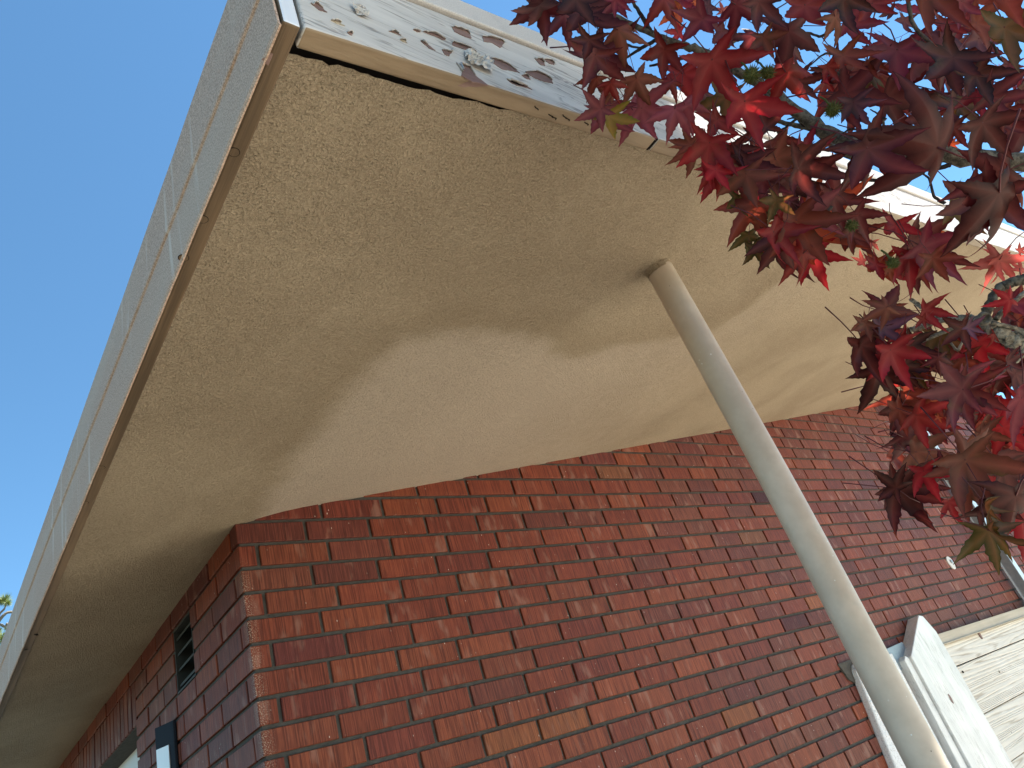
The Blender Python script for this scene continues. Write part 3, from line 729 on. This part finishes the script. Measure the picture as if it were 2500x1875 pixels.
def put_leaf(cx, cy, tx, ty, col, dist, tilt=None, roll=None, var=None):
    global nleaf
    d = math.hypot(tx-cx, ty-cy); tl = R_(tilt if tilt is not None else random.uniform(-28, 28)); rr = R_(roll if roll is not None else random.uniform(-28, 28))
    L = 0.98*d*dist/FPX/max(.4, math.cos(tl))
    dirv = (CR*(tx-cx)+CD*(ty-cy)).normalized()
    nb = -CF                                   # towards the camera: the underside is what we see
    xax = (dirv*math.cos(tl)+nb*math.sin(tl)).normalized()
    zax = (nb*math.cos(tl)-dirv*math.sin(tl)).normalized(); yax = zax.cross(xax)
    zax = (zax*math.cos(rr)+yax*math.sin(rr)).normalized(); yax = zax.cross(xax)
    if random.random() < .75: zax = -zax; yax = -yax
    me = LEAF[var if var is not None else random.randrange(len(LEAF))]
    o = bpy.data.objects.new('leaf', me); C.objects.link(o)
    p = P(*at(cx, cy, dist)); s = L*U
    mm = Matrix(((xax.x*s, yax.x*s, zax.x*s, p.x), (xax.y*s, yax.y*s, zax.y*s, p.y), (xax.z*s, yax.z*s, zax.z*s, p.z), (0, 0, 0, 1)))
    o.parent = tree; o.matrix_parent_inverse = tree.matrix_world.inverted(); o.matrix_world = mm
    c = COL[col]; k = random.uniform(.65, 1.25); k *= .54; o.color = (c[0]*k, c[1]*k, c[2]*k, 1); nleaf += 1
    return o
def group(ox, oy, s, rows, d0):
    for r in rows:
        cx, cy, tx, ty, col = r[:5]; dd = r[5] if len(r) > 5 else d0*random.uniform(.9, 1.1)
        put_leaf(ox+cx*s, oy+cy*s, ox+tx*s, oy+ty*s, col, dd, tilt=random.uniform(-18, 18), roll=random.uniform(-20, 20))
group(1500, 0, .226, [(540, -20, 680, 310, 'red'), (955, 205, 700, 470, 'magenta'), (1310, 50, 1640, 210, 'magenta'), (1165, 340, 1010, 570, 'plum'), (1060, 650, 1375, 1085, 'crimson', 15.5),
  (545, 540, 460, 880, 'red'), (730, 800, 830, 1250, 'red'), (610, 880, 450, 1060, 'red'), (240, 850, 385, 1130, 'brown'), (300, 1170, 690, 1240, 'pplum'), (200, 1190, 455, 1460, 'pplum'),
  (760, 1130, 890, 1410, 'pplum'), (650, 1180, 570, 1500, 'pplum'), (1410, 1100, 1540, 1640, 'crimson', 15), (1110, 1290, 920, 1600, 'red'), (1210, 1050, 1170, 1420, 'olive'),
  (1850, 780, 2120, 1080, 'red'), (1880, 330, 1910, 780, 'plum'), (1560, 20, 1840, 240, 'plum'), (2060, 60, 2200, 500, 'red'), (1610, 400, 1710, 640, 'brown'), (40, 320, 380, 440, 'brown'),
  (1500, 380, 1330, 600, 'plum'), (1760, 950, 1700, 800, 'orange', 26), (700, 100, 480, 200, 'orange', 27), (900, 40, 780, 170, 'orange', 27), (1950, 660, 1850, 640, 'sunlit_pink', 27), (700, 350, 530, 350, 'crimson', 25),
  (1170, 120, 1160, 20, 'sunlit_pink', 26), (1020, 60, 880, 160, 'purple'), (1640, 1380, 1540, 1100, 'dark'), (1500, 1450, 1520, 1650, 'maroon')], 17)
group(1250, 0, .2941, [(600, 90, 840, 400, 'dark'), (560, 110, 440, 370, 'dark'), (690, 440, 990, 690, 'dark'), (690, 460, 560, 780, 'maroon'), (530, -10, 330, 270, 'black'), (855, -10, 735, 190, 'magenta'), (860, -10, 985, 90, 'magenta'),
  (740, 905, 530, 1005, 'pplum'), (765, 900, 940, 1155, 'pplum'), (800, 960, 822, 1225, 'yellow'), (700, 650, 610, 810, 'brownred'), (820, 690, 885, 850, 'red'), (830, 780, 760, 860, 'brown'), (1490, 1220, 1550, 1440, 'brown'),
  (1640, 1190, 1612, 1525, 'crimson'), (1720, 1380, 1900, 1625, 'crimson'), (1720, 1350, 1750, 1610, 'red'), (1480, 1200, 1310, 1165, 'brown'), (1700, 1440, 1700, 1590, 'brown'), (225, 40, 205, 290, 'brown', 15), (255, 30, 275, 340, 'plum', 15),
  (640, 330, 610, 560, 'dark'), (440, 120, 500, 370, 'plum')], 16)
group(2000, 0, .226, [(740, 1050, 1260, 1080, 'maroon'), (840, 545, 770, 1030, 'magenta'), (720, 450, 530, 540, 'magenta'), (260, 600, 400, 910, 'brownred'), (90, 720, 200, 880, 'red'), (370, 1110, 470, 1380, 'purple'), (280, 1010, 730, 1190, 'plum'),
  (570, 40, 390, 310, 'red'), (780, 130, 665, 175, 'maroon'), (1150, -160, 990, 420, 'rust', 9), (1900, -200, 2085, 310, 'rust', 9), (1540, 20, 1490, 280, 'magenta', 11), (270, -40, 285, 340, 'black', 9), (920, 220, 900, 420, 'plum'),
  (1300, 400, 1280, 880, 'plum'), (1720, 420, 1400, 560, 'plum'), (1760, 430, 1800, 680, 'purple'), (1180, 560, 910, 900, 'pplum'), (1450, 620, 1130, 1000, 'black'), (1690, 800, 1830, 1170, 'black'), (1400, 700, 1450, 1100, 'black'),
  (1640, 1030, 1450, 1090, 'plum'), (1500, 1130, 1670, 1500, 'olive'), (1480, 1140, 1260, 1430, 'dark'), (1110, 1280, 1010, 1560, 'plum'), (1320, 1130, 1350, 1330, 'magenta'), (1180, 1300, 1150, 1640, 'red'), (1450, 1380, 1590, 1550, 'maroon'),
  (1850, 1050, 2180, 1130, 'plum'), (1950, 1250, 2180, 1480, 'maroon'), (1950, 1150, 1730, 1290, 'maroon'), (2000, 300, 2050, 780, 'olive', 10), (1700, 250, 2040, 340, 'brownred'), (1350, 250, 1240, 480, 'red'), (2050, 700, 2030, 860, 'plum'),
  (1700, 1000, 1740, 1260, 'magenta'), (600, 60, 640, 130, 'dark'), (300, 250, 640, 260, 'magenta'), (170, 180, 340, 380, 'brown'), (1100, 500, 1180, 430, 'plum'), (560, 820, 660, 1000, 'olive'), (550, 660, 730, 760, 'brownred'),
  (1300, 1550, 1250, 1480, 'orange', 26), (1420, 1560, 1500, 1640, 'orange', 26), (850, 1350, 800, 1380, 'orange', 26), (760, 1530, 820, 1520, 'orange', 26), (100, 560, 170, 540, 'orange', 26), (1950, 740, 1900, 800, 'sunlit_pink', 25)], 16)
group(0, 0, 1, [(2118, 362, 2200, 462, 'maroon', 13), (2118, 362, 2060, 440, 'dark', 13.2), (2290, 360, 2120, 330, 'dark', 13.5), (2440, 470, 2500, 606, 'dark', 12), (2430, 470, 2374, 588, 'maroon', 12.3), (2380, 480, 2300, 540, 'maroon', 15), (2450, 420, 2360, 470, 'maroon', 13),
  (2330, 500, 2420, 505, 'olive', 17), (2400, 300, 2470, 360, 'dark', 12)], 15)
group(1700, 350, .217, [(205, 300, 100, 460, 'crimson'), (215, 300, 322, 590, 'crimson'), (330, 390, 560, 590, 'red'), (560, 190, 430, 640, 'dark'), (600, 240, 560, 500, 'magenta'), (890, 165, 1240, 520, 'brown'), (1150, 280, 1625, 268, 'maroon'),
  (1050, 400, 1530, 700, 'dark'), (480, 620, 510, 880, 'green'), (650, 700, 340, 1060, 'brownred'), (590, 1030, 625, 1290, 'green'), (650, 1170, 780, 1425, 'green'), (1130, 870, 1380, 1390, 'brownred'), (1160, 900, 1735, 1375, 'orange'), (870, 1000, 1168, 1385, 'crimson'),
  (900, 1090, 775, 1465, 'dark'), (930, 1150, 1235, 1510, 'dark'), (1290, 1250, 1492, 1580, 'crimson'), (1200, 1240, 945, 1530, 'red'), (850, 1090, 730, 1260, 'red'), (1540, 590, 1660, 980, 'maroon'), (700, 760, 640, 1020, 'olive'), (900, 640, 800, 900, 'olive'),
  (1050, 640, 900, 520, 'pplum'), (1250, 750, 1640, 1000, 'pplum'), (760, 420, 1000, 620, 'pplum'), (1180, 700, 1350, 880, 'magenta'), (560, 350, 620, 760, 'brown'), (400, 60, 500, 330, 'dark'), (1200, 120, 1500, 60, 'magenta')], 16)
group(1900, 550, .2712, [(640, 60, 615, 270, 'brownred'), (645, 50, 790, 300, 'brownred'), (905, 330, 912, 565, 'orange'), (1000, 400, 1012, 560, 'orange'), (880, 350, 720, 460, 'crimson'), (760, 330, 660, 295, 'sunlit_pink', 21), (1240, 250, 1345, 500, 'brownred'), (1310, 200, 1640, 430, 'magenta'),
  (1200, 170, 1585, 310, 'maroon'), (1390, 290, 1500, 495, 'brownred'), (1180, 280, 1225, 610, 'crimson'), (1020, 420, 1140, 525, 'crimson'), (1990, 310, 1918, 585, 'sunlit_pink', 24), (1990, 310, 2125, 470, 'sunlit_pink', 24), (1990, 310, 1850, 300, 'sunlit_pink', 24), (2170, 230, 2230, 190, 'sunlit_pink', 24),
  (2180, 400, 2240, 300, 'sunlit_pink', 24), (850, 300, 820, 340, 'yellow', 21), (840, 150, 820, 240, 'sunlit_pink', 21), (1060, 0, 1050, 250, 'crimson'), (700, -100, 860, 100, 'maroon'), (1380, 60, 1440, 140, 'orange', 22), (1500, 150, 1640, 150, 'maroon'), (950, 340, 1080, 300, 'crimson')], 17)
group(2050, 700, .2412, [(270, 375, 115, 500, 'brown'), (270, 375, 180, 590, 'brown'), (470, 210, 270, 330, 'brown'), (470, 230, 630, 175, 'brown'), (450, 250, 840, 285, 'maroon'), (430, 420, 690, 360, 'purple'), (510, 645, 420, 990, 'crimson', 15.5), (515, 645, 690, 1000, 'crimson', 15.3),
  (640, 480, 480, 560, 'crimson'), (215, 590, 405, 990, 'dark'), (380, 840, 690, 1135, 'black'), (450, 890, 745, 1010, 'black'), (720, 850, 880, 1050, 'olive'), (720, 600, 960, 700, 'black'), (860, 240, 1100, 250, 'crimson'), (850, 330, 760, 390, 'red'), (1230, 760, 880, 920, 'brownred'),
  (1220, 750, 1440, 790, 'brownred'), (1400, 560, 1430, 880, 'crimson'), (1400, 570, 1690, 690, 'red'), (1560, 480, 1660, 560, 'red'), (1300, 410, 1440, 490, 'purple'), (1720, 130, 1560, 210, 'crimson'), (1730, 160, 1870, 380, 'magenta'), (1240, 1040, 850, 1100, 'plum', 13), (1245, 1045, 1580, 1225, 'maroon', 13.3),
  (1240, 1050, 1060, 1390, 'plum', 13.4), (1270, 930, 1540, 930, 'pplum'), (1780, 880, 1620, 1160, 'plum'), (600, 1240, 400, 1410, 'brownred'), (600, 1240, 520, 1500, 'dark'), (780, 1300, 1100, 1450, 'red'), (640, 1520, 980, 1640, 'plum'), (640, 1520, 530, 1660, 'purple'), (780, 1500, 935, 1435, 'plum'),
  (1440, 1480, 1130, 1620, 'brown'), (1440, 1480, 1670, 1540, 'brown'), (1840, 1130, 1745, 1520, 'magenta'), (1450, 1240, 1540, 1320, 'crimson'), (1000, 1320, 950, 1360, 'orange'), (950, 1150, 990, 1260, 'orange'), (1000, 720, 1010, 900, 'maroon'), (1000, 500, 1060, 760, 'olive'), (640, 800, 900, 830, 'dark'),
  (1250, 420, 1050, 560, 'dark'), (1650, 250, 1420, 300, 'maroon'), (1700, 760, 1850, 700, 'plum')], 16)
group(2000, 900, .226, [(1130, 1110, 1250, 1395, 'crimson'), (1310, 1080, 1550, 1270, 'maroon'), (840, 1300, 1260, 1400, 'dark'), (830, 1310, 1160, 1650, 'dark'), (830, 1290, 600, 1120, 'black'), (1580, 990, 1840, 1500, 'brown', 14), (1585, 990, 2120, 1170, 'brown', 14.2), (1400, 1440, 1465, 1640, 'crimson'),
  (2150, 1080, 1990, 1240, 'crimson'), (1890, 1180, 1990, 1440, 'crimson'), (1850, 1480, 1785, 1580, 'green'), (2100, 1380, 2180, 1620, 'maroon'), (1640, 1300, 1500, 1560, 'brown'), (1050, 900, 1480, 950, 'brown'), (2000, 1400, 1850, 1560, 'green'), (1100, 1200, 1090, 1460, 'red')], 16)
group(0, 0, 1, [(2410, 1230, 2425, 1310, 'dark', 14), (2480, 1210, 2470, 1330, 'dark', 14), (2490, 1260, 2500, 1350, 'crimson', 15), (2450, 1150, 2500, 1240, 'maroon', 15)], 15)
put_leaf(2418, 1296, 2484, 1350, 'olive', 13, 5, 62); put_leaf(2412, 1296, 2438, 1372, 'green', 13.2, 5, -60); put_leaf(2404, 1236, 2416, 1300, 'olive', 13.4, 5, 60)
# filler leaves behind the placed ones
UP = [(1345, 20), (1460, 110), (1420, 190), (1490, 260), (1590, 250), (1700, 400), (1790, 560), (1900, 600), (2000, 620), (2080, 590), (2140, 640), (2280, 610), (2330, 520), (2290, 440), (2400, 480), (2540, 560), (2540, -60), (1345, -60)]
LO = [(2110, 800), (2200, 760), (2300, 800), (2420, 740), (2540, 660), (2540, 1260), (2440, 1240), (2320, 1220), (2220, 1190), (2160, 1120), (2200, 980), (2130, 900)]
def inside(poly, x, y):
    ins = False; n = len(poly)
    for i in range(n):
        x0, y0 = poly[i]; x1, y1 = poly[(i+1) % n]
        if (y0 > y) != (y1 > y) and x < (x1-x0)*(y-y0)/(y1-y0)+x0: ins = not ins
    return ins
mix_cols = ['red', 'crimson', 'magenta', 'plum', 'maroon', 'dark', 'brownred', 'plum', 'maroon', 'brown', 'olive', 'pplum', 'black']
# holes where the sky shows
HOLES = [(1560, 60, 35), (1590, 170, 30), (2010, 60, 30), (2140, 80, 28), (2220, 235, 30), (2260, 215, 28), (2380, 310, 34), (1930, 290, 25), (1885, 110, 22), (2010, 390, 18), (1980, 330, 25), (1905, 225, 16), (2320, 520, 20), (1500, 190, 30), (1850, 60, 20), (2190, 20, 20)]
def fill(poly, n, d0, d1, s0, s1, cols, down=0.8, hole=True):
    k = 0; tries = 0
    xs_ = [p[0] for p in poly]; ys_ = [p[1] for p in poly]
    while k < n and tries < 20000:
        tries += 1
        x = random.uniform(min(xs_), max(xs_)); y = random.uniform(min(ys_), max(ys_))
        if not inside(poly, x, y): continue
        a = random.gauss(math.pi/2, down); L = random.uniform(s0, s1); tx, ty = x+L*math.cos(a), y+L*math.sin(a)
        if hole and any(math.hypot(x-hx, y-hy) < hr+L*.45 or math.hypot((x+tx)/2-hx, (y+ty)/2-hy) < hr+L*.25 for hx, hy, hr in HOLES): continue
        if not inside(poly, tx, ty) and random.random() < .8: continue
        put_leaf(x, y, tx, ty, random.choice(cols), random.uniform(d0, d1), tilt=random.uniform(-60, 60), roll=random.uniform(-60, 60)); k += 1
UPR = [(1900, 100), (1900, -60), (2540, -60), (2540, 520), (2300, 400), (2150, 560), (1900, 560), (1800, 480)]
fill(UPR, 26, 18, 24, 45, 85, ['red', 'crimson', 'maroon', 'dark', 'plum', 'dark', 'maroon', 'black', 'magenta'])
fill(UP, 14, 18, 23, 50, 90, mix_cols)
fill(LO, 46, 17, 21, 55, 95, ['red', 'crimson', 'maroon', 'dark', 'plum', 'dark', 'maroon', 'black', 'brownred'], hole=False)
print('leaves', nleaf)

# branches
def branch(pts, name='branch', mat='bark', seg=10, jit=0.06):
    """pts: (px, py, radius px, distance)"""
    P3 = []; rr = []
    s = spline([tuple(p) for p in pts], 7)
    for i, (x, y, r, d) in enumerate(s):
        p = at(x, y, d); P3.append(p+Vector([noise.noise(Vector((i*.7, k*9, pts[0][0])))*r*d/FPX*0.5 for k in range(3)])); rr.append(max(.004, r*d/FPX))
    V, F = tube(P3, rr, seg, jit)
    return ob(name, V, F, M[mat], tree, smooth=True)
TX, TY = 3150, 420
branch([(1450, 2, 2.5, 18), (1482, 26, 4, 18), (1529, 53, 5.5, 18), (1612, 91, 7, 18), (1662, 109, 8, 18), (1720, 129, 9, 18), (1797, 172, 10, 18), (1853, 205, 11, 18), (1959, 282, 13, 18), (2025, 326, 14, 18), (2097, 350, 15, 18), (2259, 373, 16, 18.2), (2424, 391, 17, 18.5), (2620, 410, 19, 19), (2900, 470, 24, 19.5)])
branch([(1290, -6, 1.5, 16.5), (1322, 10, 2.6, 16.5), (1350, 28, 3, 16.5), (1372, 60, 2.6, 16.5), (1397, 108, 1.2, 16.5)], 'twig', 'stalk', 6)
branch([(1535, -10, 3, 18), (1558, 25, 4, 18), (1577, 56, 5, 18), (1590, 82, 5, 18)], 'twig', 'twig', 7)
branch([(1510, 156, 2, 18), (1540, 134, 3, 18), (1575, 112, 4, 18), (1611, 94, 4.5, 18)], 'twig', 'twig', 7)
branch([(1527, 108, 3.5, 18), (1545, 114, 2.5, 18), (1562, 117, 2.5, 18)], 'twig', 'twig', 7)
branch([(1586, 161, 2.5, 17.6), (1632, 152, 3.5, 17.8), (1680, 139, 4, 18), (1722, 133, 4, 18)], 'twig', 'twig', 7)
branch([(1724, -20, 5, 17), (1723, 20, 5, 17), (1722, 45, 4, 17), (1740, 75, 3, 17)], 'twig', 'twig', 7)
branch([(1866, 287, 4, 18.5), (1925, 303, 5, 18.5), (1982, 315, 6, 18.5), (2015, 341, 5.5, 18.4), (2053, 372, 6, 18.3), (2130, 395, 7, 18.3), (2260, 400, 8, 18.3)])
branch([(1897, 325, 2.5, 18), (1920, 310, 3, 18), (1950, 285, 3, 18)], 'twig', 'twig', 6)
branch([(2104, 190, 7, 17.5), (2116, 170, 6.5, 17.4), (2130, 149, 6, 17.3)], 'branch', 'bark_pale', 9)
branch([(2320, 403, 5, 17.5), (2280, 412, 4.5, 17.5), (2226, 420, 4, 17.5), (2180, 440, 3.5, 17.5), (2079, 440, 4, 17.5), (2045, 462, 3.5, 17.5), (2010, 488, 3, 17.5)], 'twig', 'twig', 7)
branch([(1880, 245, 4, 17.6), (1860, 215, 3.5, 17.8), (1852, 206, 4, 18)], 'twig', 'twig', 7)
branch([(2215, -20, 4, 15), (2230, 60, 4, 15), (2290, 120, 3, 15.2)], 'twig', 'twig', 7)
rt = random.Random(8)
for k in range(16):
    x0, y0 = rt.uniform(1900, 2480), rt.uniform(60, 520); a = rt.uniform(2.2, 4.2); L = rt.uniform(60, 150); dd = rt.uniform(15.5, 18.5)
    branch([(x0, y0, 3.6, dd), (x0+L*.35*math.cos(a), y0+L*.35*math.sin(a)+6, 3, dd), (x0+L*.7*math.cos(a+.25), y0+L*.7*math.sin(a+.25), 2.3, dd-.1), (x0+L*math.cos(a+.1), y0+L*math.sin(a+.1), 1.2, dd-.2)], 'twig', 'twig', 6)
# lower, pale corky limb with its knot
branch([(2186, 820, 5, 16), (2215, 808, 5.5, 16), (2252, 797, 6, 16), (2290, 784, 6.5, 16), (2330, 777, 7, 16), (2370, 779, 8, 16), (2405, 783, 9, 16)], 'branch', 'bark_pale', 10, .14)
branch([(2236, 840, 3, 16.2), (2270, 825, 3.8, 16.2), (2307, 810, 4, 16.2), (2355, 792, 4.5, 16.1), (2402, 786, 5, 16)], 'twig', 'bark_pale', 8, .16)
branch([(2402, 785, 12, 16), (2420, 798, 15, 16), (2447, 815, 15, 16), (2474, 830, 17, 16.1), (2510, 838, 17, 16.3), (2620, 850, 19, 17.5), (2900, 840, 26, 19)], 'branch', 'bark_pale', 12, .10)
branch([(2404, 776, 9, 15.9), (2415, 748, 9, 15.9), (2437, 707, 9.5, 16), (2470, 690, 10, 16.1), (2510, 678, 10.5, 16.3), (2620, 640, 12, 17), (2800, 560, 14, 18.5)], 'branch', 'bark', 10, .05)
branch([(2432, 780, 6, 16), (2450, 757, 5, 16), (2475, 737, 5, 16), (2505, 712, 5, 16), (2560, 670, 5, 16.2)], 'twig', 'bark_pale', 8, .1)
branch([(2224, 731, 4, 16.3), (2238, 741, 4.5, 16.3), (2255, 754, 4, 16.2), (2299, 778, 4, 16)], 'twig', 'bark_pale', 8, .12)
branch([(2505, 846, 6, 16.1), (2493, 868, 6, 16.1), (2470, 890, 5, 16), (2429, 916, 4, 15.9)], 'twig', 'bark_pale', 8, .12)
branch([(2421, 788, 4, 15.8), (2460, 796, 4, 15.9), (2490, 806, 4.5, 16), (2530, 830, 5, 16)], 'twig', 'bark_pale', 8, .12)
branch([(2199, 828, 3.5, 16), (2186, 842, 3.5, 16), (2172, 850, 3, 15.9)], 'twig', 'bark_pale', 8, .1)
branch([(2357, 803, 3, 16), (2350, 830, 2.5, 16), (2338, 855, 3, 16), (2320, 835, 2, 16)], 'twig', 'bark_pale', 7, .12)
p = at(2402, 778, 15.65)                                       # the knot: a rough ring
V = []; F = []; NA = 22
for i, (r, dep) in enumerate(((.13, .0), (.115, .05), (.085, .07), (.06, .02), (.035, -.02), (.02, .03))):
    for k in range(NA):
        a = 2*math.pi*k/NA; rr = r*(1+.12*noise.noise(Vector((math.cos(a)*2, math.sin(a)*2, i))))
        V.append(tuple(p+(CR*math.cos(a)+CD*math.sin(a))*rr-CF*dep))
for i in range(5):
    for k in range(NA): F.append((i*NA+k, i*NA+(k+1) % NA, (i+1)*NA+(k+1) % NA, (i+1)*NA+k))
F.append(tuple(5*NA+k for k in range(NA)))
ob('knot', V, F, M['bark'], tree, smooth=True)
# trunk and scaffold limbs, outside the picture
V, F = tube(spline([TREE_BASE, (16.4, -35.3, -18), (17.2, -35.6, -2), (17.5, -36, 14), (18.5, -36.5, 34)], 6), [2.6-0.06*i for i in range(25)], 16, .05)
ob('trunk', V, F, M['bark'], tree, smooth=True)
for (a, b) in (((17.3, -35.7, 0), at(2900, 470, 19.5)), ((17.0, -35.5, -5), at(2900, 840, 19)), ((17.2, -35.7, 1), at(2800, 560, 18.5))):
    mid = (Vector(a)+Vector(b))/2+Vector((0, 0, .8)); V, F = tube(spline([tuple(a), tuple(mid), tuple(b)], 6), [.5-.02*i for i in range(13)], 10, .05)
    ob('branch', V, F, M['bark'], tree, smooth=True)

# seed balls
def ball(cx, cy, rp, d):
    p = at(cx, cy, d); r = rp*d/FPX; V = []; F = []
    for k in range(110):
        z = 1-2*(k+.5)/110; th = k*2.39996; s = math.sqrt(1-z*z); n = Vector((s*math.cos(th), s*math.sin(th), z)); n = (n+Vector([random.uniform(-.12, .12) for _ in range(3)])).normalized()
        a = n.orthogonal().normalized(); b = n.cross(a); q = len(V); L = r*random.uniform(.85, 1.1)
        c0 = p+n*r*.45; V += [tuple(c0+a*r*.09), tuple(c0-a*r*.05+b*r*.08), tuple(c0-a*r*.05-b*r*.08), tuple(p+n*L)]
        F += [(q, q+1, q+3), (q+1, q+2, q+3), (q+2, q, q+3)]
    sv, sf_ = tube([p+Vector((0, 0, -.52*r)), p+Vector((0, 0, -.3*r)), p, p+Vector((0, 0, .3*r)), p+Vector((0, 0, .52*r))], [.1*r, .45*r, .6*r, .45*r, .1*r], 12)
    n = len(V); F += [tuple(i+n for i in q) for q in sf_]; V += sv
    st, sf2 = tube([p, p+Vector((.02, 0, r*1.6)), p+Vector((.08, .05, r*2.6))], [.025, .02, .02], 5); n = len(V); F += [tuple(i+n for i in q) for q in sf2]; V += st
    ob('seed_ball', V, F, M['ball'], tree)
for a in ((1835, 183, 24, 15.2), (1873, 178, 21, 15.4), (2034, 268, 21, 15.2), (2080, 551, 17, 15), (2180, 642, 17, 15.2)): ball(*a)

# the crown overhead and out of the picture: one mass of leaves that throws the shade seen on the fascia and post
def leafmass(n, centres, seed, reject):
    rr = random.Random(seed); V = []; F = []; T = []
    lm = [leaf_mesh(0, random.Random(q), True)[:2] for q in range(5)]
    k = 0
    while k < n:
        cx, cy, cz, rx, ry, rz = rr.choice(centres)
        while True:
            q = Vector((rr.uniform(-1, 1), rr.uniform(-1, 1), rr.uniform(-1, 1)))
            if q.length < 1: break
        p = Vector((cx+q.x*rx, cy+q.y*ry, cz+q.z*rz))
        if reject(p): continue
        k += 1
        s = rr.uniform(1.0, 1.7); ax_ = Vector((rr.gauss(0, 1), rr.gauss(0, 1), rr.gauss(0, 1)-.6)).normalized(); zz = Vector((rr.gauss(0, .6), rr.gauss(0, .6), 1)).normalized()
        yy = zz.cross(ax_).normalized(); zz = ax_.cross(yy)
        v, f = lm[k % 5]; n0 = len(V); c = COL[rr.choice(mix_cols)]
        V += [tuple(p+ax_*a*s+yy*b*s+zz*e*s) for a, b, e in v]; F += [tuple(i+n0 for i in g) for g in f]; T += [c]*len(v)
    return V, F, T
def rej(p):
    q = px(p)
    if q is None: return (p-CAM).length < 9
    if (p-CAM).length < 10: return True
    x, y = q
    return -260 < x < 2760 and -260 < y < 2100
CR_C = [(12, -33, 22, 14, 8, 8), (22, -38, 20, 14, 12, 12), (6, -30, 17, 11, 6, 6), (16, -30, 14, 12, 5, 5), (30, -40, 8, 10, 10, 10), (4, -38, 18, 12, 10, 8)]
CR_C += [tuple(Vector((a, -21.5, 1.5))+SUN*tt)+(4.2, 3.4, 3.4) for a, tt in ((-6, 24), (-4, 30), (-2, 26), (0, 32), (1, 25), (-5, 34))]*2  # extra unseen clumps packed sunward to shade the left fascia
V, F, T = leafmass(5200, CR_C, 3, rej)
cm = ob('crown', V, F, M['leaf_stuff'], tree); cm['kind'] = 'stuff'
ca = cm.data.color_attributes.new('tone', 'FLOAT_COLOR', 'POINT'); ca.data.foreach_set('color', [c for q in T for c in (*q, 1)])

# ------------------------------------------------------------------ far pine tree peeping past the eave, far left
PD = 190.0
pb = at(-60, 1500, PD)
pine = empty('pine_tree', (pb.x, pb.y, -ZG), label='distant pine with tufts of yellow green needles beyond the eave', cat='tree')
def pk(x, y, d=PD): return at(x, y, d)
V, F = tube([Vector((pb.x, pb.y, -ZG)), pk(-62, 1800), pk(-60, 1500), pk(-70, 1250)], [3, 2.2, 1.6, .8], 12, .08); ob('trunk', V, F, M['bark_pale'], pine, smooth=True)
for L in ([(-58, 1560, 6), (-20, 1535, 4), (0, 1512, 3), (15, 1497, 2.6), (30, 1494, 2)], [(-60, 1530, 5), (-20, 1515, 3), (0, 1497, 2), (12, 1484, 1.5), (14, 1470, 1)], [(-20, 1535, 3), (0, 1525, 2.5), (12, 1530, 2), (18, 1520, 1)], [(-58, 1600, 5), (-20, 1580, 3), (2, 1565, 2)], [(-60, 1640, 5), (-25, 1620, 3), (-2, 1600, 2)]):
    V, F = tube(spline([tuple(pk(a, b)) for a, b, _ in L], 4), [r*PD/FPX for r in [q for i in range(len(L)-1) for q in [L[i][2]]*4]+[L[-1][2]]], 7, .1); ob('branch', V, F, M['bark_pale'], pine, smooth=True)
tufts = [(12, 1466, 19), (2, 1470, 14), (20, 1474, 11), (4, 1560, 19), (-6, 1545, 15), (-2, 1590, 16), (14, 1535, 6), (-40, 1480, 20), (-70, 1520, 22), (-45, 1600, 22), (-80, 1440, 22), (-60, 1400, 18), (-30, 1640, 20), (-95, 1580, 24)]
V = []; F = []
for (x, y, r) in tufts:
    c = pk(x, y, PD+random.uniform(-4, 4)); r = r*PD/FPX
    for k in range(420):
        n = Vector((random.gauss(0, 1), random.gauss(0, 1), random.gauss(.25, 1))).normalized(); a = n.orthogonal().normalized()*r*.022; q = len(V)
        s = c+n*r*random.uniform(0, .45); e = s+(n+Vector((random.uniform(-.3, .3), random.uniform(-.3, .3), .1)))*r*random.uniform(.35, .6)
        V += [tuple(s-a), tuple(s+a), tuple(e)]; F.append((q, q+1, q+2))
o = ob('needles', V, F, M['needle'], pine); o['kind'] = 'stuff'
